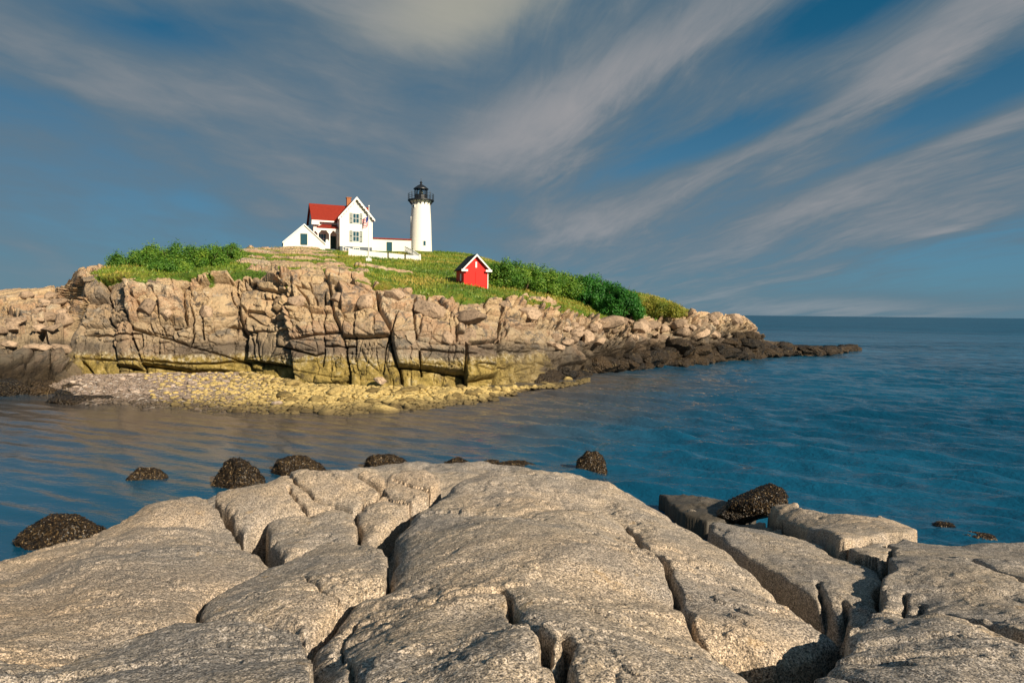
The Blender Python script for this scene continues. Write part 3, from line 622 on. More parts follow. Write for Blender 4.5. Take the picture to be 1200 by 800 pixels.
# ------------------------------------------------------------------ stones
def ico(sub):
    import bmesh as bm_
    b = bm_.new(); bm_.ops.create_icosphere(b, subdivisions=sub, radius=1)
    v = np.array([x.co[:] for x in b.verts]); f = np.array([[q.index for q in p.verts] for p in b.faces]); b.free(); return v, f
ICO = {k: ico(k) for k in (1, 2, 3, 4, 5)}
def rock_verts(sub, seed, cuts=9, rough=.06, depth=(.62, .92)):
    v, f = ICO[sub]; v = v.copy(); r = np.random.RandomState(seed)
    v *= (1 + .18 * fbm(v[:, 0] * 1.3 + seed, v[:, 1] * 1.3, v[:, 2] * 1.3, seed=seed, oct=2))[:, None]
    for _ in range(cuts):
        nrm = r.normal(size=3); nrm /= np.linalg.norm(nrm); d = r.uniform(*depth)
        s = v @ nrm - d; s = np.where(s > 0, s, 0); v -= nrm[None] * (s * .93)[:, None]
    v *= (1 + rough * fbm(v[:, 0] * 4 + seed, v[:, 1] * 4, v[:, 2] * 4, seed=seed + 5, oct=4))[:, None]
    return v, f
def stone_mat(name, c0, c1, rough=.85, scale=1.0, spec=.2, bump=.05, weed=False, tide=False):
    mt, n, b = material(name, rough, spec); tc_ = n.new('ShaderNodeNewGeometry').outputs['Position']
    rnd = n.new('ShaderNodeObjectInfo').outputs['Random']
    k = n.m('ADD', n.m('MULTIPLY', n.noise(tc_, 1.5 * scale, 5, .7), .6), n.m('MULTIPLY', rnd, .4))
    c = n.ramp(k, [(.3, c0), (.7, c1)])
    sp_ = n.noise(tc_, 11 * scale, 4, .7)
    c = n.mix(n.rng(sp_, .50, .36), c, n.mix(1.0, c, (.45, .45, .45), 'MULTIPLY'))
    if weed:
        c = n.mix(n.rng(n.vor(tc_, 16 * scale), .22, .08), c, (.20, .13, .045))
        c = n.mix(n.m('MULTIPLY', n.rng(n.noise(tc_, 3 * scale, 5, .7), .60, .68), .8), c, (.15, .11, .05))
    if tide:
        z_ = n.new('ShaderNodeSeparateXYZ'); n.put(z_.inputs[0], tc_)
        c = n.mix(n.m('MULTIPLY', n.rng(n.m('ADD', z_.outputs[2], n.m('MULTIPLY', n.noise(tc_, .6, 4, .6), .3)), .52, .22), .8), c, (.05, .038, .024))
    n.put(b.inputs['Base Color'], c)
    hb = n.m('ADD', n.noise(tc_, 6 * scale, 8, .7), n.m('MULTIPLY', n.vor(tc_, 14 * scale), .8 if weed else .1))
    n.put(b.inputs['Normal'], n.bump(hb, 1.0 if weed else .8, bump)); return mt
M_TAN = stone_mat('tan_stone', (.25, .18, .125), (.47, .34, .235), scale=.6, bump=.12)
M_YEL = stone_mat('ochre_stone', (.14, .10, .04), (.56, .42, .17), scale=1.2, bump=.06, tide=True)
M_PINK = stone_mat('pink_stone', (.24, .185, .145), (.58, .46, .37), scale=1.2, bump=.06, tide=True)
M_WEED = stone_mat('rockweed', (.016, .011, .007), (.075, .045, .018), rough=.42, scale=1.6, spec=.5, bump=.09, weed=True)
M_WEEDF = stone_mat('rockweed_far', (.012, .009, .006), (.062, .038, .017), rough=.5, scale=.6, spec=.4, bump=.16, weed=True)
def protos(name, k, sub, mat, seed, **kw):
    r = []
    for i in range(k):
        v, f = rock_verts(sub, seed + i, **kw); me = mesh_np(name, v, f, mat, smooth=kw.get('smooth', True)) if False else None
        o = mesh_np(name, v, f, mat); me = o.data; bpy.data.objects.remove(o); r.append(me)
    return r
def put(me, name, loc, sc, rz, label, cat, group=None, tilt=(0, 0)):
    o = bpy.data.objects.new(name, me); COL.objects.link(o); o.location = loc; o.scale = sc; o.rotation_euler = (tilt[0], tilt[1], rz)
    tag(o, label, cat, group); return o
R = random.Random(11)
# cobbles on the beach: the nearest 280 as things, the rest as one mass
cobY = protos('cobble', 7, 3, M_YEL, 300, cuts=7, rough=.05); cobP = protos('cobble', 7, 3, M_PINK, 330, cuts=7, rough=.05)
def beach_pt(i, j):
    i0, j0 = int(i), int(j); return BG[min(i0, BG.shape[0] - 1), min(j0, nb - 1)]
cand = []
for k in range(280):
    j = R.uniform(.05, .98) * nb; i = 20 + 85 * R.random() ** 1.2
    p = beach_pt(i, j); s = R.choice([.12, .15, .2, .28]) * R.uniform(.8, 1.3) * (1 if BP[int(j)] > 270 else .65)
    if BP[int(j)] > 300 and R.random() < .3: s *= 1.5
    yel_ = BP[int(j)] > 265 + R.uniform(-90, 90)
    put(R.choice(cobY if yel_ else cobP), 'cobble', (p[0] + R.uniform(-.3, .3), p[1] + R.uniform(-.2, .2), p[2] + s * .15), (s * R.uniform(.9, 1.6), s * R.uniform(.8, 1.2), s * R.uniform(.5, .8)), R.uniform(0, 6.3),
        'yellowish cobble lying among many others on the island beach' if yel_ else 'pinkish grey cobble lying on the left end of the island beach', 'stone',
        'yellow cobbles of the beach' if yel_ else 'pinkish cobbles of the beach')
rs = np.random.RandomState(5)
def mass(name, cnt, keep, mat, srange, seed, sub=2):
    pv = [rock_verts(sub, seed + i, cuts=6, rough=.03)[0] for i in range(6)]; f0 = ICO[sub][1]; VA_, FA_ = [], []; off = 0
    while len(VA_) < cnt:
        j = rs.randint(0, nb); i = int(17 + 92 * rs.rand())
        if not keep(BP[j]): continue
        p = BG[min(i, BG.shape[0] - 1), j]; s = rs.uniform(*srange); a = rs.rand() * 6.3; v = pv[rs.randint(6)] * np.array([s * rs.uniform(.9, 1.5), s, s * .6])
        ca, sa = math.cos(a), math.sin(a); v = np.stack([v[:, 0] * ca - v[:, 1] * sa, v[:, 0] * sa + v[:, 1] * ca, v[:, 2]], -1) + p + np.array([rs.uniform(-.3, .3), rs.uniform(-.15, .15), s * .12])
        VA_.append(v); FA_.append(f0 + off); off += len(v)
    o = mesh_np(name, np.vstack(VA_), np.vstack(FA_), mat); return o
tag(mass('cobbles', 3600, lambda p: p > 250 + 170 * (rs.rand() - .5), M_YEL, (.06, .17), 400), kind='stuff')
tag(mass('pebbles', 6000, lambda p: p < 290 + 120 * (rs.rand() - .5), M_PINK, (.03, .075), 420, 1), kind='stuff')

# dark weed covered rocks of the reef and the island's foot
far_w = protos('reef_rock', 9, 4, M_WEEDF, 500, cuts=9, rough=.16)
far_l = []
for k in range(235):
    px = R.choice([R.uniform(640, 995), R.uniform(880, 995), R.uniform(700, 900)])
    base = np.interp(px, T[:, 0], T[:, 1]); up = np.interp(px, [640, 700, 800, 880, 930, 995], [8, 14, 20, 26, 14, 4])
    py = base + 1 - up * R.random() ** 1.3
    t_ = np.interp(px, T[:, 0], T[:, 1]) - py
    y0 = at_z(px, base, 0.0)[1]; Yd = y0 + max(0, t_) * .28
    p = at_y(px, py, Yd); s = R.uniform(.45, 1.15) * np.interp(px, [640, 880, 995], [.9, 1.05, 1.0])
    sz = s * R.uniform(.5, .8)
    q_ = ter(px, min(py, base - 1)); s *= 1.15
    loc = (q_[0], q_[1] - .15, max(q_[2], -.1) + sz * .1) if px < 880 else (p[0], p[1] - .6, R.uniform(0, 1.5 * (1 - max(0, (px - 890) / 125))) )
    lb = ('dark weed covered rock low at the foot of the island\'s right end', 'weed rocks along the island foot') if px < 880 else ('dark brown weed covered rock in the low reef running out from the island', 'weed rocks of the reef')
    put(R.choice(far_w), 'reef_rock', loc, (s * R.uniform(.8, 1.5), s, sz), R.uniform(0, 6.3), lb[0], 'rock', lb[1], (R.uniform(-.3, .3), R.uniform(-.3, .3)))
for k in range(26):
    px = R.uniform(-120, 92); py = R.uniform(446, 464) + (6 if px < 70 else 2); p = at_z(px, py, 0.0); s = R.uniform(.5, 1.1)
    put(R.choice(far_w), 'reef_rock', (p[0], p[1] + .6, R.uniform(-.05, .35)), (s * 1.4, s, s * .75), R.uniform(0, 6.3), 'black weed covered rock at the water below the island\'s left end', 'rock', 'weed rocks below the left end', (R.uniform(-.2, .2), R.uniform(-.2, .2)))
p = at_z(97, 471, 0.0); put(far_w[3], 'reef_rock', (p[0], p[1], .0), (1.6, .9, .45), .3, 'low dark rock awash in front of the pinkish pebble beach', 'rock')

# loose boulders lying on the island's rock
isl_b = protos('boulder', 8, 4, M_TAN, 600, cuts=12, rough=.05, depth=(.6, .85))
BD = [(502,361,37,21,'big pinkish block perched on the middle of the cliff'),(546,372,40,16,'long tan block right of the big perched block'),(428,352,22,18,'tan block on the cliff top left of the big perched block'),
 (688,396,17,15,'pale rounded boulder on the shore rocks near the island\'s right half'),(523,395,18,16,'grey block at the middle of the cliff under the long tan block'),(547,393,22,18,'pale leaning block beside the grey block at the middle of the cliff'),
 (172,358,22,18,'squared grey block high in the left part of the cliff'),(195,368,14,12,'small pinkish block next to the squared grey block'),(240,364,15,17,'dark grey block wedged right of the left cliff face'),
 (80,376,22,20,'grey block in shade at the step of the left cliff'),(30,345,18,10,'reddish block on the skyline at the far left'),(58,347,14,9,'small brown block on the left skyline'),
 (620,366,30,14,'long tan block on the cliff top below the green hedge'),(710,377,38,14,'wide tan block below the two dark green shrubs'),(745,383,22,13,'tan block right of the wide block below the shrubs'),
 (590,358,24,12,'tan block on the cliff top right of the red shed'),(860,371,18,10,'brown block on the last rise of the island'),(838,370,16,9,'brown block left of the last rise'),
 (300,445,20,9,'ochre boulder lying at the foot of the cliff at the beach end'),(322,450,12,8,'small dark ochre boulder on the beach'),(445,448,15,8,'dark ochre boulder on the beach under the cliff middle'),(345,352,20,14,'tan block near the top of the squared cliff column'),(395,348,16,12,'tan block on the cliff right of the squared column'),(460,345,26,14,'flat tan block at the cliff top under the white fence')]
for k, (px, py, wp, hp, lb) in enumerate(BD):
    if py > 440: p = Vector(at_z(px, py, .45)); 
    else: p = ter(px, py + hp * .35)
    d = p[1] / F; s = wp * d / 2
    put(isl_b[k % 8], 'boulder', (p[0], p[1] + s * .25, p[2] + hp * d * .25), (s * 1.08, s * .9, hp * d / 2 * 1.2), R.uniform(-.3, .3) + (k % 3) * 1.57 * 0, lb, 'boulder', None, (R.uniform(-.15, .15), R.uniform(-.2, .2)))

for me_ in isl_b: me_.set_sharp_from_angle(angle=math.radians(28))
for k in range(46):
    px, py = R.uniform(-110, 86), R.uniform(347, 412); p = ter(px, py); d = p[1] / F; s = R.uniform(8, 20) * d / 2
    put(isl_b[k % 8], 'boulder', (p[0], p[1] + s * .1, p[2] + s * .1), (s * R.uniform(1, 1.5), s, s * R.uniform(.5, .8)), R.uniform(-.5, .5), 'tan block among many on the stepped rocks at the island\'s far left', 'boulder', 'blocks of the stepped left rocks', (R.uniform(-.3, .3), R.uniform(-.3, .3)))
for k in range(44):
    px = R.uniform(640, 884); py = np.interp(px, [640, 672, 700, 800, 884], [392, 390, 388, 380, 384]) + R.uniform(-8, 16); p = ter(px, py); d = p[1] / F; s = R.uniform(8, 18) * d / 2
    put(isl_b[k % 8], 'boulder', (p[0], p[1] + s * .1, p[2] + s * .1), (s * R.uniform(1, 1.6), s, s * R.uniform(.5, .85)), R.uniform(-.5, .5), 'tan block among many on the rocks below the dark shrubs and beyond', 'boulder', 'blocks of the right end rocks', (R.uniform(-.3, .3), R.uniform(-.3, .3)))
# kelp covered boulders in the near water
M_FROND, n, b = material('kelp_fronds', .45, .35); a_ = n.attr('leaf'); n.put(b.inputs['Base Color'], n.ramp(a_, [(.2, (.010, .007, .005)), (.65, (.032, .020, .009)), (.90, (.075, .045, .018)), (.985, (.24, .17, .09))]))
def fronds(par, v, f, seed, cnt, L=.06):
    r = np.random.RandomState(seed); tri = v[f]; nr_ = np.cross(tri[:, 1] - tri[:, 0], tri[:, 2] - tri[:, 0]); ar = np.linalg.norm(nr_, axis=1); nr_ /= ar[:, None]; up = tri[:, :, 2].mean(1) > -.02
    pr = ar * up; k = r.choice(len(f), cnt, p=pr / pr.sum()); c = tri[k].mean(1); nn = nr_[k]
    g_ = np.array([0, 0, -1.0]) + r.normal(size=(cnt, 3)) * .45; g_ -= nn * (g_ * nn).sum(1)[:, None]; g_ /= np.linalg.norm(g_, axis=1)[:, None]; s_ = np.cross(nn, g_)
    ln = L * r.uniform(.5, 1.5, (cnt, 1)); wd = .008 * r.uniform(.6, 1.6, (cnt, 1)); o1 = nn * r.uniform(.004, .02, (cnt, 1)); m_ = c + g_ * ln * .5 + nn * r.uniform(.01, .035, (cnt, 1)); e = c + g_ * ln + nn * .008
    V_ = np.stack([c + o1 - s_ * wd, c + o1 + s_ * wd, m_ + s_ * wd * 1.2, m_ - s_ * wd * 1.2, e + s_ * wd * .5, e - s_ * wd * .5], 1).reshape(-1, 3)
    i = np.arange(cnt)[:, None] * 6; F_ = np.concatenate([i + np.array([[0, 1, 2, 3]]), i + np.array([[3, 2, 4, 5]])])
    return mesh_np('seaweed', V_, F_, M_FROND, {'leaf': np.repeat(r.rand(cnt), 6)}, smooth=False, parent=par)
NB = [(57,624,92,38,'large low kelp covered boulder at the left beside the golden slab',0),(166,553,42,20,'flat dark rock breaking the water left of the other kelp covered boulders',1),(272,556,58,36,'kelp covered boulder beside the left slab\'s far edge, second from the left along the ledge',0),
 (346,546,60,22,'flat kelp covered boulder right of the humped one',0),(450,542,50,22,'rounded kelp covered boulder behind the three small granite blocks',0),(541,545,44,20,'kelp covered boulder touching the left far end of the central slab',0),
 (602,545,46,8,'thin strip of weed covered rock behind the central slab',0),(694,541,38,28,'conical kelp covered boulder standing alone in the water behind the central slab',0),
 (505,548,30,12,'low weed covered rock between the rounded kelp boulder and the central slab',1),(575,541,26,8,'small dark rock just behind the crest of the central slab',1),
 (1108,614,26,12,'small brown weed clump awash right of the far pale slab',1),(1150,627,40,8,'flat brown weed clump awash near the right edge',1)]
for k, (px, py, wp, hp, lb, fl) in enumerate(NB):
    p = at_z(px, py + hp * .42, 0.0); d = p[1] / F
    v, f = rock_verts(5, 700 + k, cuts=9, rough=.12, depth=(.66, .92)); u = v * 1.0
    w_ = np.abs(fbm(u[:, 0] * 9 + k, u[:, 1] * 9, u[:, 2] * 9, seed=k, oct=4)); v = v * (1 + .11 * (.4 - w_))[:, None]
    sx_, sz_ = wp * d / 2 * 1.08, hp * d * (.65 if fl else .82)
    v = v * np.array([sx_, sx_ * .7, sz_])
    o = mesh_np('kelp_boulder', v, f, M_WEED); o.location = (p[0], p[1] + sx_ * .45, -.05); tag(o, lb, 'boulder', 'kelp covered boulders in the water'); fronds(o, v, f, 900 + k, 4500 if wp > 30 else 1500)
# weed covered wedge rock on the right
pA = [Vector(at_z(a, b_, z)) for a, b_, z in [(838,588,.9),(905,596,.75),(945,597,.7)]]
v, f = rock_verts(5, 790, cuts=10, rough=.06, depth=(.6, .9)); w_ = np.abs(fbm(v[:, 0] * 9, v[:, 1] * 9, v[:, 2] * 9, seed=3, oct=4)); v = v * (1 + .10 * (.4 - w_))[:, None]
v = v * np.array([.95, .6, .34]); v[:, 2] += .22 * np.clip(v[:, 0] + .2, -1, 1)
o = mesh_np('kelp_boulder', v, f, M_WEED); pc = at_z(893, 592, .75); o.location = (pc[0], pc[1] + .3, .70); fronds(o, v, f, 990, 4500); tag(o, 'wedge shaped brown kelp covered rock lying against the dark shelf on the right', 'boulder', 'kelp covered boulders in the water')
for k, (px, py, s) in enumerate([(438,612,.10),(446,604,.07),(462,596,.08),(492,588,.07),(430,622,.06),(1034,700,.06),(1040,664,.07),(995,715,.09),(975,722,.07),(940,612,.06),(884,612,.10),(900,606,.08),(812,604,.09)]):
    q = hitbase(px, py, -.3); v, f = rock_verts(4, 850 + k, cuts=9, rough=.06)
    o = mesh_np('stone', v * s * np.array([1.4, 1.0, .8]), f, M_GRAN); o.location = (q[0], q[1], bil(q[:1], q[1:2])[0] - .22); tag(o, 'small loose stone lodged in a cleft between the foreground slabs', 'stone', 'loose stones in the clefts')
# loose stones in the pit
pl_ = protos('stone', 3, 4, M_TAN, 650, cuts=8, rough=.06)
for k, (px, py, s, lb) in enumerate([(925,782,.16,'rounded stone lying in the shadowed pit beside the corner slab'),(952,770,.12,'smaller stone in the shadowed pit, touching the corner slab'),(905,790,.12,'stone at the bottom edge of the shadowed pit')]):
    q = hitbase(px, py, -.5); me = pl_[k]; me.materials[0] = M_GRAN
    put(me, 'stone', (q[0], q[1], bil(q[:1], q[1:2])[0] - .42), (s * 1.3, s, s * .9), k, lb, 'stone')

# ------------------------------------------------------------------ sea
nWA, nWR = 1000, 900
wa = np.radians(np.linspace(-62, 62, nWA)); wrr = np.concatenate([np.exp(np.linspace(math.log(7), math.log(260), nWR - 60)), np.exp(np.linspace(math.log(265), math.log(50000), 60))])
WA, WR = np.meshgrid(wa, wrr); WX, WY = WR * np.sin(WA), WR * np.cos(WA)
WZ = np.zeros_like(WX); rw = np.random.RandomState(3)
lam_res = WR * .0042 * 2.2   # keep only waves the mesh can carry
for i in range(46):
    lam = math.exp(rw.uniform(math.log(.5), math.log(4.5))) if i % 3 else rw.uniform(1.0, 1.7); th = math.radians(-118 + rw.normal() * 12 if i % 4 else rw.uniform(-180, 180)); k_ = 2 * math.pi / lam
    a = .016 * lam ** .50 * rw.uniform(.5, 1.3) * (1 if i % 4 else .5)
    ph = (WX * math.cos(th) + WY * math.sin(th)) * k_ + rw.uniform(0, 6.28) + 1.2 * vnoise(WX * .15 + i, WY * .15, seed=i)
    WZ += a * (np.exp(.8 * np.sin(ph)) - 1.17) * sstep(1.0, 2.2, lam / lam_res)
calm = sstep(-6, 9, WX + .18 * (WY - 20)); gust = .75 + .5 * sstep(-.3, .4, fbm(WX * .02, WY * .05, seed=44, oct=3))
CALM = (.18 + .82 * calm) * gust
WZ *= CALM * (1 - sstep(180, 260, WR))
SHO_REFL = np.zeros_like(WX); i_ = np.nonzero(WR < 75); SHO_REFL[i_] = sstep(15.0, 2.0, segdist(WX[i_], WY[i_], shp[56::8, :2]) + 2.5 * fbm(WX[i_] * .25, WY[i_] * .4, seed=12, oct=4))
mW, n, b = material('sea_water', .03, .5)
b.inputs['IOR'].default_value = 1.42
P = n.new('ShaderNodeNewGeometry').outputs['Position']
mp = n.new('ShaderNodeMapping', vector_type='TEXTURE'); n.put(mp.inputs[0], P); mp.inputs['Scale'].default_value = (2.2, 1.0, 1.0); mp.inputs['Rotation'].default_value = (0, 0, math.radians(-22))
PM = mp.outputs[0]
h1 = n.noise(PM, 1.5, 3, .55, .3); h2 = n.noise(PM, 5.5, 4, .6, .2); h0 = n.noise(PM, .35, 3, .5, .4)
hh = n.m('ADD', n.m('MULTIPLY', h1, .080), n.m('ADD', n.m("MULTIPLY", h2, .070), n.m('ADD', n.m('MULTIPLY', h0, .16), n.m('MULTIPLY', n.noise(PM, .09, 3, .5), .5))))
hh = n.m('MULTIPLY', hh, n.attr('calm'))
n.put(b.inputs['Normal'], n.bump(hh, 1.0, 1.0))
n.put(b.inputs['Roughness'], n.m('ADD', .03, n.m('MULTIPLY', n.attr('far'), .30))); n.put(b.inputs['Specular IOR Level'], n.m('SUBTRACT', .5, n.m('MULTIPLY', n.attr('far'), .36)))
dn_ = n.noise(P, .05, 4, .6)
n.put(b.inputs['Base Color'], n.mix(n.m('MULTIPLY', n.attr('shoal_reflection'), .75), n.mix(n.rng(dn_, .35, .65), (.003, .052, .105), (.005, .078, .150)), (.085, .060, .038)))  # brown of the shallow bottom, with the cliff's reflection painted into it
o = mesh_np('sea', np.stack([WX, WY, WZ], -1).reshape(-1, 3), grid_faces(nWR, nWA)[:, ::-1], mW, {'calm': CALM.ravel(), 'shoal_reflection': SHO_REFL.ravel(), 'far': sstep(45, 320, WR).ravel()}); tag(o, kind='structure')

# ------------------------------------------------------------------ building materials
def clap(name, c, pitch=.13, bump=.03, vertical=False, weather=.12):
    mt, n, b = material(name, .6, .3); tc_ = n.new('ShaderNodeTexCoord').outputs['Object']; s_ = n.new('ShaderNodeSeparateXYZ'); n.put(s_.inputs[0], tc_)
    v = n.m('FRACT', n.m('DIVIDE', s_.outputs[0] if vertical else s_.outputs[2], pitch))
    n.put(b.inputs['Normal'], n.bump(v, .6, bump))
    n.put(b.inputs['Base Color'], n.mix(n.m('MULTIPLY', n.rng(n.noise(tc_, 1.7, 6, .7), .45, .75), weather), c, tuple(x * .55 for x in c))); return mt
M_WHITE = clap('white_clapboard', (.82, .80, .74)); M_TRIM = clap('white_trim', (.84, .82, .78), pitch=50, weather=.08)
M_RED = clap('red_clapboard', (.72, .020, .014), weather=.08, pitch=.16, vertical=True)
M_MASON = clap('white_masonry', (.82, .80, .72), pitch=.55, bump=.01, weather=.16)
M_FOUND = clap('grey_foundation', (.10, .12, .15), pitch=.3)
def shing(name, c, c2):
    mt, n, b = material(name, .8, .2); tc_ = n.new('ShaderNodeTexCoord').outputs['Object']
    br = n.new('ShaderNodeTexBrick'); n.put(br.inputs['Vector'], tc_); br.inputs['Scale'].default_value = 3.0
    n.put(br.inputs['Color1'], c); n.put(br.inputs['Color2'], c2); n.put(br.inputs['Mortar'], tuple(x * .45 for x in c)); br.inputs['Mortar Size'].default_value = .03
    n.put(b.inputs['Base Color'], n.mix(n.rng(n.noise(tc_, 1.2, 5, .7), .4, .7, 0, .35), br.outputs[0], c2)); n.put(b.inputs['Normal'], n.bump(br.outputs[1], -.4, .02)); return mt
M_ROOF = shing('red_shingles', (.32, .035, .018), (.24, .024, .014)); M_ROOFD = shing('dark_shingles', (.045, .055, .06), (.03, .035, .04))
M_BRICK = shing('chimney_brick', (.42, .17, .07), (.34, .12, .05))
M_BLACK = material('black_iron', .45, .5, (.012, .014, .018))[0]
M_GREEN = material('green_shutter', .5, .4, (.012, .055, .045))[0]
M_GLASS, n_, b_g = material('window_glass', .05, .8, (.03, .09, .12)); b_g.inputs['Metallic'].default_value = .2
M_LENS = bpy.data.materials.new('lantern_glass'); M_LENS.use_nodes = True
bl_ = M_LENS.node_tree.nodes['Principled BSDF']; bl_.inputs['Base Color'].default_value = (.8, .9, .95, 1); bl_.inputs['Transmission Weight'].default_value = 1.0; bl_.inputs['Roughness'].default_value = .02; bl_.inputs['IOR'].default_value = 1.05
M_CRYS = material('lens_brass', .3, .6, (.35, .30, .18))[0]
M_FLAGR = material('flag_red', .7, .2, (.55, .02, .03))[0]; M_FLAGW = material('flag_white', .7, .2, (.8, .8, .8))[0]; M_FLAGB = material('flag_blue', .7, .2, (.02, .04, .2))[0]

def window(parent, x, z, w_, h_, y=0.0, shutters=True, cols=2, rws=2, side='y', frame=M_TRIM):
    """on a wall whose outer face is the plane y; outward is -y"""
    f = MB(); t = .09
    f.box(x - w_ / 2 - t, x - w_ / 2, y - .06, y + .02, z - t, z + h_ + t); f.box(x + w_ / 2, x + w_ / 2 + t, y - .06, y + .02, z - t, z + h_ + t)
    f.box(x - w_ / 2, x + w_ / 2, y - .06, y + .02, z + h_, z + h_ + t); f.box(x - w_ / 2, x + w_ / 2, y - .08, y + .02, z - t, z)
    for c in range(1, cols): xx = x - w_ / 2 + w_ * c / cols; f.box(xx - .025, xx + .025, y - .045, y + .015, z, z + h_)
    for r in range(1, rws): zz = z + h_ * r / rws; f.box(x - w_ / 2, x + w_ / 2, y - .043, y + .013, zz - .025, zz + .025)
    fo = f.build('window', frame, parent); MB().box(x - w_ / 2, x + w_ / 2, y - .025, y + .01, z, z + h_).build('pane', M_GLASS, fo)
    if shutters:
        for s in (-1, 1):
            xc = x + s * (w_ / 2 + t + .24); m_ = MB(); m_.box(xc - .22, xc - .16, y - .05, y + .01, z - .08, z + h_ + .08); m_.box(xc + .16, xc + .22, y - .05, y + .01, z - .08, z + h_ + .08)
            for zz in (z - .08, z + h_ * .5 - .04, z + h_ + .0): m_.box(xc - .16, xc + .16, y - .049, y + .009, zz, zz + .08)
            for q in range(int(h_ / .12)): m_.box(xc - .16, xc + .16, y - .03, y + .005, z + .02 + q * .12, z + .07 + q * .12)
            m_.build('shutter', M_GREEN, parent)
    return fo
def gable_wall(x0, x1, y0, y1, z0, ze, zr):
    m_ = MB(); xm = (x0 + x1) / 2; return m_.prism([(x0, z0), (x1, z0), (x1, ze), (xm, zr), (x0, ze)], y0, y1)
def roof_y(x0, x1, y0, y1, ze, zr, ov=.35, t=.16, name='roof', mat=None, parent=None):
    """ridge along y"""
    xm = (x0 + x1) / 2; k = (zr - ze) / (xm - x0); e = ov * k; m_ = MB()
    m_.prism([(x0 - ov, ze - e + .02), (xm, zr + .02), (x1 + ov, ze - e + .02), (x1 + ov, ze - e + t + .02), (xm, zr + t + .05), (x0 - ov, ze - e + t + .02)], y0, y1)
    return m_.build(name, mat, parent)
def roof_x(x0, x1, y0, y1, ze, zr, ov=.35, t=.16, name='roof', mat=None, parent=None):
    ym = (y0 + y1) / 2; k = (zr - ze) / (ym - y0); e = ov * k
    poly = [(y0 - ov, ze - e + .02), (ym, zr + .02), (y1 + ov, ze - e + .02), (y1 + ov, ze - e + t + .02), (ym, zr + t + .05), (y0 - ov, ze - e + t + .02)]
    n = 6; vs = [(x0, y, z) for y, z in poly] + [(x1, y, z) for y, z in poly]
    m_ = MB().add(vs, [tuple(range(n)), tuple(range(n, 2 * n))[::-1]] + [((k_ + 1) % n, k_, n + k_, n + (k_ + 1) % n) for k_ in range(n)])
    return m_.build(name, mat, parent)
def bargeboard(x0, x1, y, ze, zr, ov, wd, parent, name='bargeboard', scallop=0):
    xm = (x0 + x1) / 2; k = (zr - ze) / (xm - x0); e = ov * k; m_ = MB()
    m_.prism([(x0 - ov, ze - e - wd * .2), (x0 - ov, ze - e - wd * .2 + wd), (xm, zr + wd * 1.0), (x1 + ov, ze - e - wd * .2 + wd), (x1 + ov, ze - e - wd * .2), (xm, zr + wd * -.25)], y - .06, y - .005)
    if scallop:
        for s in (-1, 1):
            for q in range(1, scallop + 1):
                u = q / (scallop + 1); xx = xm + s * (xm - x0 + ov) * u; zz = zr - (zr - ze + e) * u - .10
                m_.tube((xx, y - .055, zz - .02), (xx, y - .01, zz - .02), .09, n=8)
    return m_.build(name, M_TRIM, parent)

def base_at(px, py, Yd, rz):
    p = at_y(px, py, Yd); return Vector(p)
HY = 112.0; kx = HY / F                        # metres per photo pixel at the keeper's house
RZ = math.radians(24)
# keeper's house: local x to the right, local y away; origin at the front left foot of the gable wing
org = base_at(398.5, 294.5, HY, RZ)
house = empty('keepers_house', org, RZ)
tag(house, 'white two storey gabled house with red shingled roof and brick chimney on the island top', 'house')
WW = 5.25                     # wing width
zf = .85; ze = 5.6; zr = 8.65
MB().box(0.02, WW - .02, .02, 6.4, -2.5, zf).build('foundation', M_FOUND, house)
gable_wall(0, WW, 0, 6.2, zf + .004, ze, zr).build('front_wing_wall', M_WHITE, house)
roof_y(0, WW, -.45, 8.5, ze, zr, name='wing_roof', mat=M_ROOF, parent=house)
bargeboard(0, WW, -.46, ze, zr, .38, .34, house, scallop=7)
for xx in (0.03, WW - .03): MB().box(xx - .09, xx + .09, -.05, -.003, zf, ze).build('corner_board', M_TRIM, house)
window(house, WW * .49, 4.75, .95, 1.5, 0, cols=2, rws=2); window(house, WW * .49, 1.75, .95, 1.6, 0, cols=2, rws=2)
window(house, WW * .50, .28, .9, .38, .02, shutters=False, cols=3, rws=1)
# main block, ridge across
mx0, mx1, my0, my1 = -3.75, 5.6, 3.4, 9.0; mze, mzr = 5.5, 8.15; ym = (my0 + my1) / 2
vs = [(mx0, my0), (mx0, my1)]
m_ = MB(); prof = [(my0, -1.8), (my1, -1.8), (my1, mze), (ym, mzr), (my0, mze)]
m_.add([(mx0, y, z) for y, z in prof] + [(mx1, y, z) for y, z in prof], [tuple(range(5)), tuple(range(5, 10))[::-1]] + [((k + 1) % 5, k, 5 + k, 5 + (k + 1) % 5) for k in range(5)])
m_.build('main_wall', M_WHITE, house)
roof_x(mx0 - .35, mx1 + .3, my0, my1, mze, mzr, ov=.55, name='main_roof', mat=M_ROOF, parent=house)
k = (mzr - mze) / (ym - my0)
MB().box(mx0 - .35, -.35, my0 - .62, my0 - .552, mze - .55 * k - .02, mze - .55 * k + .22).build('eave_board', M_TRIM, house)
MB().box(mx0 - .36, mx0 + .9, my0 - .56, my0 - .01, mze - .55 * k - .5, mze - .55 * k - .03).build('eave_return', M_TRIM, house)
ch = MB().box(2.1, 2.8, 5.4, 6.1, 7.0, 9.6).build('chimney', M_BRICK, house); MB().box(2.02, 2.88, 5.32, 6.18, 9.6, 9.75).build('chimney_cap', M_BRICK, ch)
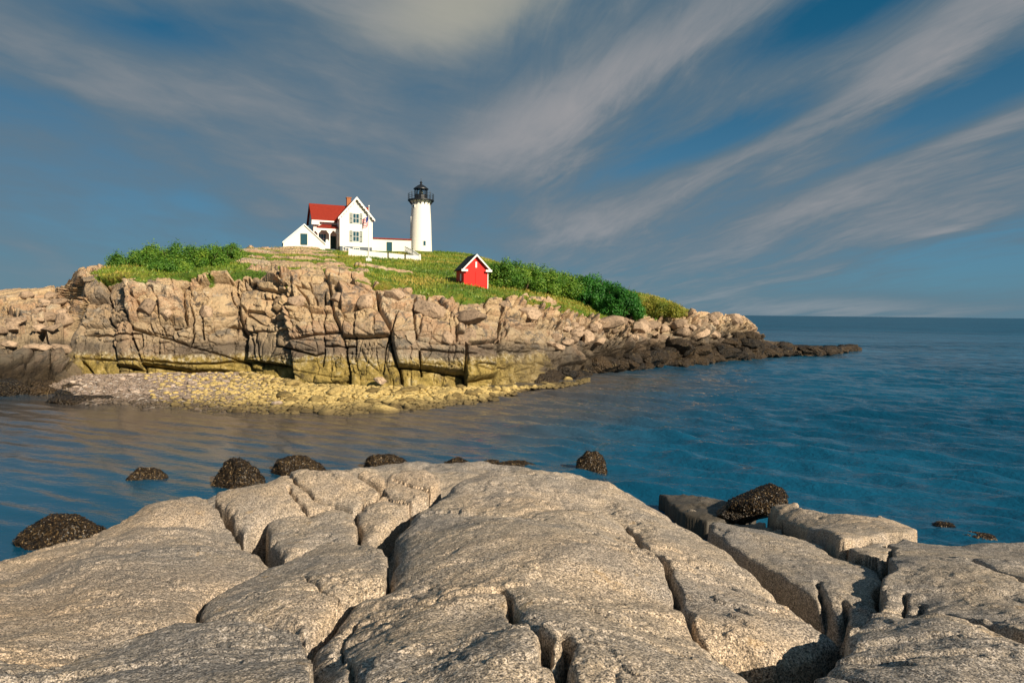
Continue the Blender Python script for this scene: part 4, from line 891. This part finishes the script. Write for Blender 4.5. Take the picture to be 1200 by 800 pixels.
# two windows on the shaded end wall
for yy, zz in ((5.2, 3.6), (7.4, 3.6), (5.2, .9), (7.4, .9)):
    fr = MB().box(mx0 - .05, mx0 - .003, yy - .5, yy + .5, zz, zz + 1.4).build('window', M_TRIM, house); MB().box(mx0 - .07, mx0 - .052, yy - .4, yy + .4, zz + .1, zz + 1.3).build('pane', M_GLASS, fr)
# porch between the blocks
px0, px1, pyf = -3.3, -.04, 1.5
MB().box(px0, px1, pyf, my0 - .004, -1.0, .45).build('porch_floor', M_FOUND, house)
MB().slab([(px0 - .25, pyf - .3, 3.75), (px1, pyf - .3, 3.75), (px1, my0 - .02, 4.5), (px0 + .9, my0 - .02, 4.5)], .12).build('porch_roof', M_ROOF, house)
MB().box(px0 - .2, px1, pyf - .25, pyf - .05, 3.42, 3.74).build('porch_beam', M_TRIM, house)
for xx in (px0, px0 + 1.85, px1 - .15):
    m_ = MB().box(xx - .08, xx + .08, pyf - .2, pyf - .04, .45, 3.42)
    for s in (-1, 1): m_.add([(xx + s * .08, pyf - .16, 3.42), (xx + s * .08, pyf - .16, 2.85), (xx + s * .55, pyf - .16, 3.42), (xx + s * .08, pyf - .1, 3.42), (xx + s * .08, pyf - .1, 2.85), (xx + s * .55, pyf - .1, 3.42)], [(0, 1, 2), (5, 4, 3), (0, 3, 4, 1), (1, 4, 5, 2), (2, 5, 3, 0)])
    m_.build('porch_post', M_TRIM, house)
MB().box(px0 + .08, px0 + 1.75, pyf - .18, pyf - .06, .46, 1.45).build('porch_rail', M_TRIM, house)
window(house, px0 + .95, 1.5, 1.2, 1.5, my0 - .02, shutters=False, cols=3, rws=2)
dr = MB().box(px0 + 2.2, px0 + 3.2, my0 - .08, my0 - .01, .5, 2.75).build('door', M_GREEN, house); MB().box(px0 + 3.0, px0 + 3.08, my0 - .13, my0 - .082, 1.45, 1.53).build('handle', M_BLACK, dr)
st = MB()
for q in range(5): st.box(px0 + 1.7, px0 + 3.4, pyf - .3 * (q + 1), pyf - .3 * q - .002, -1.6, .35 - .2 * q)
st.build('porch_steps', M_FOUND, house)
# railing beside the steps
rl = empty('hand_railing', (*(org + Matrix.Rotation(RZ, 3, 'Z') @ Vector((.2, -1.6, 0)))[:2], org.z - .35), RZ); tag(rl, 'short white wooden railing beside the porch steps of the white house', 'railing')
m_ = MB()
for q in range(4): m_.box(q * .45 - .04, q * .45 + .04, -.04, .04, -.6, .95 - .1 * q)
m_.build('baluster', M_TRIM, rl); m_ = MB(); m_.slab([(-.05, -.05, .95), (1.45, -.05, .62), (1.45, .05, .62), (-.05, .05, .95)], .07); m_.slab([(-.05, -.035, .45), (1.45, -.035, .14), (1.45, .035, .14), (-.05, .035, .45)], .06); m_.build('rail', M_TRIM, rl)

# small white outbuilding on the left
GY = 106.0; g0 = base_at(332, 295.5, GY, RZ); kg = GY / F
sh_ = empty('white_outbuilding', g0, math.radians(19)); tag(sh_, 'low plain white gabled outbuilding with one dark window, left of the house', 'shed')
gw = 47 * kg; ghe = 1.55; ghr = 4.35
gable_wall(0, gw, 0, 6, -1.5, ghe, ghr).build('wall', M_WHITE, sh_)
roof_y(0, gw, -.12, 6.1, ghe, ghr, ov=.12, t=.10, name='roof', mat=M_ROOF, parent=sh_)
bargeboard(0, gw, -.121, ghe, ghr, .13, .17, sh_)
window(sh_, gw * .49, 1.35, .85, 1.55, 0, shutters=False, cols=1, rws=2, frame=M_GREEN)

# connector with red trimmed roof
cY = 117.0; c0 = base_at(434, 296.5, cY, 0); kc = cY / F
cn = empty('covered_walkway', c0, math.radians(15)); tag(cn, 'long low white passage with thin red roof edge joining the house to the lighthouse', 'passage')
cw = 47.5 * kc; hL, hR = 2.45, 2.35
MB().box(0, cw, 0, 2.4, -1.5, hL).build('wall', M_WHITE, cn)
MB().prism([(-.1, hL + .004), (cw + .05, hL + .004), (cw + .05, hL + .17), (-.1, hL + .17)], -.2, 2.6).build('roof', M_ROOF, cn)
window(cn, 3.2, .55, .75, 1.35, 0, shutters=False, cols=1, rws=1, frame=M_GREEN)

# ------------------------------------------------------------------ lighthouse
LY = 124.0; kl = LY / F; L0 = base_at(493, 295, LY, 0)
lt = empty('lighthouse', L0, math.radians(8)); tag(lt, 'round white tapered lighthouse tower with black iron lantern and gallery', 'lighthouse')
hT = 57 * kl; r0, r1 = 13.0 * kl, 10.9 * kl
MB().lathe([(r0 + .03, -1.5), (r0 + .0, 0), (r0 * .965, hT * .25), (r0 * .915, hT * .6), (r1 * .985, hT * .93), (r1 * 1.0, hT - .02)], 48).build('tower_wall', M_MASON, lt, smooth=True)
MB().lathe([(r1 * .98, hT - .018), (r1 * 1.12, hT + .10), (r1 * 1.12, hT + .22), (r1, hT + .22)], 48).build('cornice', M_TRIM, lt, smooth=True)
rg_ = 15.2 * kl
MB().lathe([(r1 * .6, hT + .225), (rg_, hT + .225), (rg_, hT + .42), (r1 * .6, hT + .42)], 40).build('gallery_deck', M_BLACK, lt, smooth=True)
m_ = MB()
for q in range(16):
    a = q * math.pi / 8; ca, sa = math.cos(a), math.sin(a); m_.tube((r1 * .99 * ca, r1 * .99 * sa, hT - .45), (rg_ * .93 * ca, rg_ * .93 * sa, hT + .22), .075, .05, 6)
m_.build('bracket', M_BLACK, lt)
m_ = MB()
for q in range(16):
    a = q * math.pi / 8; m_.tube((rg_ * .97 * math.cos(a), rg_ * .97 * math.sin(a), hT + .42), (rg_ * .97 * math.cos(a), rg_ * .97 * math.sin(a), hT + 1.5), .04, .04, 6)
    for hh_ in (.8, 1.15, 1.5):
        a2 = a + math.pi / 8; m_.tube((rg_ * .97 * math.cos(a), rg_ * .97 * math.sin(a), hT + hh_), (rg_ * .97 * math.cos(a2), rg_ * .97 * math.sin(a2), hT + hh_), .022, .022, 5)
m_.build('gallery_railing', M_BLACK, lt)
for a in range(16):
    if a % 4 == 2:
        q = a * math.pi / 8; MB().tube((rg_ * .97 * math.cos(q), rg_ * .97 * math.sin(q), hT + 1.5), (rg_ * .97 * math.cos(q), rg_ * .97 * math.sin(q), hT + 1.75), .09, .02, 8).build('finial', M_BLACK, lt)
rl_ = 7.6 * kl
ln = MB().lathe([(rl_, hT + .42), (rl_, hT + 1.25), (rl_ + .06, hT + 1.3), (rl_ * .9, hT + 1.3)], 12).build('lantern_base', M_BLACK, lt)
m_ = MB()
for q in range(10):
    a = q * math.pi / 5 + .2; m_.tube((rl_ * .97 * math.cos(a), rl_ * .97 * math.sin(a), hT + 1.3), (rl_ * .97 * math.cos(a), rl_ * .97 * math.sin(a), hT + 2.35), .055, .055, 6)
m_.build('mullion', M_BLACK, ln)
MB().lathe([(rl_ * .90, hT + 1.3), (rl_ * .90, hT + 2.36)], 10).build('lantern_glass', M_LENS, lt)
MB().lathe([(.18, hT + 1.31), (.32, hT + 1.55), (.36, hT + 1.75), (.30, hT + 2.0), (.12, hT + 2.2)], 16).build('lens', M_CRYS, lt, smooth=True)
MB().lathe([(rl_ + .18, hT + 2.34), (rl_ + .16, hT + 2.46), (rl_ * .85, hT + 2.72), (rl_ * .5, hT + 3.02), (.22, hT + 3.2), (.14, hT + 3.35)], 20).build('cupola', M_BLACK, lt, smooth=True)
MB().lathe([(.06, hT + 3.3), (.22, hT + 3.45), (.24, hT + 3.58), (.15, hT + 3.7), (.05, hT + 3.75), (.03, hT + 4.25), (.005, hT + 4.3)], 14).build('ventilator_ball', M_BLACK, lt, smooth=True)
# small openings of the tower, towards the camera
def tower_window(ang, z, w_, h_, mt):
    a = math.radians(ang); rad = r0 + (r1 - r0) * z / hT; m_ = MB().box(-w_ / 2, w_ / 2, -.06, .12, z, z + h_); o = m_.build('window', M_TRIM, lt); o.location = (rad * math.cos(a), rad * math.sin(a), 0); o.rotation_euler = (0, 0, a + math.pi / 2)
    q = MB().box(-w_ / 2 + .06, w_ / 2 - .06, -.08, -.062, z + .06, z + h_ - .06).build('pane', mt, o)
tower_window(-71, .9, .55, .95, M_GLASS); tower_window(-135, hT - 1.1, .4, .5, M_GLASS); tower_window(-168, 5.0, .55, 1.2, M_GLASS)

# ------------------------------------------------------------------ red shed
sp_ = ter(556, 335.5); SY = sp_[1]; ks = SY / F; s0 = Vector(at_y(543.5, 335.5, SY)); RS = math.radians(19)
rs_ = empty('red_shed', s0, RS); tag(rs_, 'small bright red shed with white trimmed gable standing alone on the green slope', 'shed')
sw = 29.5 * ks; se = 21 * ks; sr = 36 * ks; sdp = 36 * ks
gable_wall(0, sw, 0, sdp, -.8, se, sr).build('wall', M_RED, rs_)
roof_y(0, sw, -.22, sdp + .2, se, sr, ov=.16, t=.10, name='roof', mat=M_ROOFD, parent=rs_)
bargeboard(0, sw, -.221, se, sr, .17, .15, rs_)
for s, xx in ((-1, 0), (1, sw)): MB().box(xx - .28, xx + .28, -.29, -.225, se - .26, se - .08).build('eave_return', M_TRIM, rs_)
MB().box(sw / 2 - .07, sw / 2 + .07, -.04, -.003, sr - 1.0, sr - .5).build('gable_vent', M_TRIM, rs_)
dm = MB().box(sw * .48, sw * .92, -.035, -.002, .05, se * .82); dm.build('door', M_RED, rs_)
MB().box(sw - .05, sw + .012, -.03, -.001, -.3, se - .3).build('corner_board', M_TRIM, rs_)
MB().box(-.03, -.002, sdp * .3, sdp * .45, .5, 1.1).build('side_hatch', M_TRIM, rs_)

# ------------------------------------------------------------------ fences
def fence(name, pts, h, label, board, gapw, hs=None, group=None):
    """upright boards following the points; pts world"""
    p0 = Vector(pts[0]); e = empty(name, p0); tag(e, label, 'fence', group)
    bd, rlm = MB(), MB()
    for a, b2 in zip(pts[:-1], pts[1:]):
        a, b2 = Vector(a) - p0, Vector(b2) - p0; L = (b2 - a).length; n = int(L / (board + gapw)); d = (b2 - a) / L; nn = Vector((-d.y, d.x, 0)).normalized()
        for q in range(n):
            c = a + d * (q + .5) * (board + gapw); c1, c2 = c - d * board / 2, c + d * board / 2; t = nn * .012
            bd.add([c1 - t, c2 - t, c2 + t, c1 + t] + [v + Vector((0, 0, h)) for v in (c1 - t, c2 - t, c2 + t, c1 + t)], [(3, 2, 1, 0), (4, 5, 6, 7), (0, 1, 5, 4), (1, 2, 6, 5), (2, 3, 7, 6), (3, 0, 4, 7)])
        for zz in (h * .25, h * .8):
            o_ = Vector((0, 0, zz)); s = nn * .016; s2 = nn * .06
            rlm.add([a + o_ + s, b2 + o_ + s, b2 + o_ + s2, a + o_ + s2] + [v + Vector((0, 0, .08)) for v in (a + o_ + s, b2 + o_ + s, b2 + o_ + s2, a + o_ + s2)], [(3, 2, 1, 0), (4, 5, 6, 7), (0, 1, 5, 4), (1, 2, 6, 5), (2, 3, 7, 6), (3, 0, 4, 7)])
        for v in (a, b2): MB().box(v.x - .06, v.x + .06, v.y - .06, v.y + .06, v.z - .5, v.z + h + .1).build('post', M_TRIM, e)
    bd.build('picket', M_TRIM, e); rlm.build('rail', M_TRIM, e); return e
FY = 104.0
fa, fb = ter(409, 298.5).y, ter(492, 308).y
f1 = [at_y(a_, b_, (fa + fb) / 2 - .8 + 1.6 * (a_ - 409) / 83) for a_, b_ in ((409, 299.5), (432, 302.6), (455, 304.6), (475, 306.6), (492, 308))]
f1 = [Vector(p) for p in f1]
fence('board_fence', [Vector(p) - Vector((0, 0, .9)) for p in f1], .65 + 10.5 * f1[2].y / F, 'long low white board fence running down the slope in front of the house and passage', .14, .012)
f2 = [f1[-1] + Vector((.05, .05, 0)), ter(483.5, 301), ter(474.5, 295.5)]
fence('picket_fence', f2, 1.0, 'white picket fence climbing back from the board fence towards the lighthouse', .09, .07)
# flagpole
fp = ter(432.5, 306.5); PH = 63 * fp.y / F; fg = empty('flagpole', fp); tag(fg, 'slim white flagpole with a small limp flag in front of the house', 'flagpole')
MB().tube((0, 0, -.4), (0, 0, PH), .06, .035, 10).build('pole', M_TRIM, fg, smooth=True); MB().box(-.25, .25, -.25, .25, -.5, .35).build('base_block', M_TRIM, fg)
MB().lathe([(.01, PH), (.08, PH + .06), (.08, PH + .12), (.01, PH + .2)], 10).build('finial', M_TRIM, fg, smooth=True)
nx, nz = 14, 14
def flag_part(z0, z1, x0, x1, mat, name, par):
    vs, fs = [], []
    for a in range(nz + 1):
        for c in range(nx + 1):
            u = x0 + (x1 - x0) * c / nx; v = z0 + (z1 - z0) * a / nz
            vs.append((-.06 - u * .60, .12 * math.sin(u * 7 + v * 2) * u * 1.2, PH * .76 + v * .9 - u * .55 - .10 * math.sin(u * 5)))
    for a in range(nz):
        for c in range(nx): i = a * (nx + 1) + c; fs.append((i, i + 1, i + nx + 2, i + nx + 1))
    o = MB().add(vs, fs).build(name, mat, par, smooth=True); md = o.modifiers.new('s', 'SOLIDIFY'); md.thickness = .01; return o
fl = flag_part(.0, .62, 0, .42, M_FLAGB, 'flag', fg)
H7 = .09
for q in range(13):
    zlo = .62 - .089 * (q + 1) + 0 if q < 7 else .62 - .089 * (q + 1)
    flag_part(zlo, zlo + .089, .42 if q < 7 else 0, 1.15, M_FLAGR if q % 2 == 0 else M_FLAGW, 'stripe', fl)

# ------------------------------------------------------------------ shrubs
def leafmat(name, c0, c1, c2):
    mt, n, b = material(name, .5, .35); P = n.new('ShaderNodeNewGeometry').outputs['Position']; a = n.attr('leaf')
    c = n.ramp(n.m('ADD', n.m('MULTIPLY', a, .55), n.m('MULTIPLY', n.noise(P, .7, 4, .6), .45)), [(.25, c0), (.5, c1), (.78, c2)])
    n.put(b.inputs['Base Color'], c)
    tr = n.new('ShaderNodeBsdfTranslucent'); n.put(tr.inputs[0], n.mix(1.0, c, (1.1, 1.3, .6), 'MULTIPLY')); mx = n.new('ShaderNodeMixShader'); mx.inputs[0].default_value = .25
    out = mt.node_tree.nodes['Material Output']; n.l.new(b.outputs[0], mx.inputs[1]); n.l.new(tr.outputs[0], mx.inputs[2]); n.l.new(mx.outputs[0], out.inputs[0]); return mt
M_LEAF1 = leafmat('leaves_mid', (.035, .11, .014), (.10, .23, .025), (.26, .36, .045))
M_LEAF2 = leafmat('leaves_deep', (.010, .065, .010), (.028, .15, .016), (.07, .23, .03))
M_LEAF3 = leafmat('leaves_yellow', (.10, .15, .016), (.24, .25, .03), (.36, .28, .05))
M_STEM = material('stem', .9, .1, (.10, .07, .045))[0]
M_GRASS = leafmat('grass_blades', (.07, .15, .018), (.20, .27, .03), (.42, .32, .07))
def leaves(ctr, rad, nl, size, seed, lobes=26, spiky=0.0):
    r = np.random.RandomState(seed); rad = np.array(rad)
    # clumps on the crown's surface
    d = r.normal(size=(lobes, 3)); d /= np.linalg.norm(d, axis=1)[:, None]; d[:, 2] = np.abs(d[:, 2]) * 1.05 - .12
    lc = d * r.uniform(.50, .92, (lobes, 1)) * rad; lr = r.uniform(.17, .36, lobes) * min(rad.mean(), rad[2] * 1.5)
    k = r.randint(0, lobes, nl); e = r.normal(size=(nl, 3)); e /= np.linalg.norm(e, axis=1)[:, None]
    p = lc[k] + e * (lr[k] * r.uniform(.55, 1.12, nl))[:, None]
    p[:, 2] = np.maximum(p[:, 2], -.25 * rad[2])
    if spiky: q = r.rand(nl) < .14; p[q, 2] += r.rand(q.sum()) ** 2 * spiky * (p[q, 2] > 0)
    nrm = e + r.normal(size=(nl, 3)) * .55; nrm[:, 2] += .35; nrm /= np.linalg.norm(nrm, axis=1)[:, None]
    t = np.cross(nrm, r.normal(size=(nl, 3))); t /= np.linalg.norm(t, axis=1)[:, None]; u = np.cross(nrm, t)
    s = size * r.uniform(.6, 1.3, (nl, 1)); p = p + np.array(ctr)
    V_ = np.stack([p - t * s, p - u * s * .45 + nrm * s * .12, p + t * s, p + u * s * .45 + nrm * s * .12], 1).reshape(-1, 3)
    Fc = np.arange(nl * 4).reshape(-1, 4); cl = r.rand(lobes)
    return V_, Fc, np.repeat(np.clip(cl[k] * .6 + r.rand(nl) * .4, 0, 1), 4)
def shrub(px, py, wp, hp, Yoff, mat, label, seed, nl=9000, size=.12, dz=0.0, spiky=.0, group=None, cat='shrub', lobes=48, name='shrub'):
    p = ter(px, py); d = p[1] / F; rx, rz_ = wp * d / 2, hp * d * 1.12
    e = empty(name, (p[0], p[1] + Yoff, p[2] - .1)); tag(e, label, cat, group)
    V_, Fc, at_ = leaves((0, 0, rz_ * .12), (rx * .98, min(rx, 2.6) * .9, rz_ * .84), nl, size, seed, lobes=lobes, spiky=spiky)
    mesh_np('foliage', V_, Fc, mat, {'leaf': at_}, smooth=False, parent=e)
    m_ = MB(); r = random.Random(seed)
    for q in range(9):
        a = r.uniform(0, 6.28); rr_ = r.uniform(.3, .8); m_.tube((.25 * math.cos(a), .25 * math.sin(a), -.3), (rx * rr_ * math.cos(a), min(rx, 2.4) * rr_ * math.sin(a), rz_ * r.uniform(.4, .8)), .05, .015, 6)
    m_.build('stem', M_STEM, e); return e
g = 'shrubs of the thicket on the left hilltop'
for k, (px, py, wp, hp, lb) in enumerate([(152,311,56,15,'leftmost low shrub of the thicket on the left hilltop'),(182,311,60,23,'second shrub from the left in the hilltop thicket'),(212,312,60,27,'tall middle shrub of the left hilltop thicket'),
    (240,312,54,25,'shrub right of the middle in the left hilltop thicket'),(264,304,42,20,'rightmost shrub of the left hilltop thicket with spiky top'),(200,318,60,14,'low front shrub of the left hilltop thicket')]):
    shrub(px, py, wp, hp, .4, M_LEAF1, lb, 20 + k, nl=9000, size=.085, spiky=.45, group=g)
g = 'shrubs of the hedge right of the red shed'
for k, (px, py, wp, hp, lb) in enumerate([(590,337,50,33,'shrub right against the red shed\'s right side'),(612,340,56,34,'second shrub right of the red shed'),(637,343,56,32,'third shrub right of the red shed'),(660,347,54,30,'fourth shrub right of the red shed, with a bare brownish patch'),(680,352,44,30,'last mid green shrub before the two dark green ones')]):
    shrub(px, py, wp, hp, .6, M_LEAF1, lb, 50 + k, nl=11000, size=.10, spiky=.2, group=g)
shrub(693, 359, 50, 41, .2, M_LEAF2, 'taller left one of two dark green glossy shrubs', 61, nl=15000, size=.11)
shrub(727, 371, 52, 42, .0, M_LEAF2, 'rounded right one of two dark green glossy shrubs above the shore', 62, nl=15000, size=.11)
shrub(712, 362, 34, 34, .8, M_LEAF2, 'dark green shrub filling the gap behind the two glossy ones', 63, nl=8000, size=.11)
g = 'yellow green bushes of the right slope'
for k, (px, py, wp, hp, lb) in enumerate([(754,366,44,24,'left yellow green bush right of the dark green shrubs'),(776,369,44,17,'middle yellow green bush on the descending right slope'),(793,369,26,11,'lowest yellow green bush at the end of the grass')]):
    shrub(px, py, wp, hp, .6, M_LEAF3, lb, 70 + k, nl=6500, size=.09, group=g, spiky=.1)

# ------------------------------------------------------------------ grass tufts over the slope
r = np.random.RandomState(8)
sel = np.nonzero((GR > .55) & (VV > 1.6) & (VV < 3.3)); NT_ = 70000
area = np.linalg.norm(np.cross(du, dv), axis=2)[sel]; area = area / area.sum()
k = r.choice(len(sel[0]), NT_, p=area); p = IG[sel[0][k], sel[1][k]] + np.concatenate([r.normal(size=(NT_, 2)) * .12, np.zeros((NT_, 1))], 1)
# keep the tufts out of the buildings
pxg, pyg = topix(p)
ok = ~((p[:, 1] > 103) & (p[:, 1] < 135) & (pxg > 331) & (pxg < 508) & (pyg < 297)); p = p[ok]; n_t = len(p)
clump = fbm(p[:, 0] * .25, p[:, 1] * .25, seed=33, oct=3)
hgt = (.10 + .20 * r.rand(n_t) ** 2 + .10 * np.clip(clump, 0, 1)) * (1 + .4 * (p[:, 1] > 90))
ang = r.rand(n_t) * 6.28; wd = .035 + .05 * r.rand(n_t); dx = np.stack([np.cos(ang), np.sin(ang), ang * 0], -1)
lean = np.stack([r.normal(size=n_t) * .35, r.normal(size=n_t) * .35, np.ones(n_t)], -1)
V_ = np.stack([p - dx * wd[:, None], p + dx * wd[:, None], p + lean * hgt[:, None]], 1).reshape(-1, 3); V_[:, 2] -= .02
o = mesh_np('grass', V_, np.arange(n_t * 3).reshape(-1, 3), M_GRASS, {'leaf': np.repeat(np.clip(.50 + .8 * clump + .3 * (r.rand(n_t) - .5), 0, 1), 3)}, smooth=False); tag(o, 'short green and yellowing grass over the island slope', 'grass', kind='stuff')
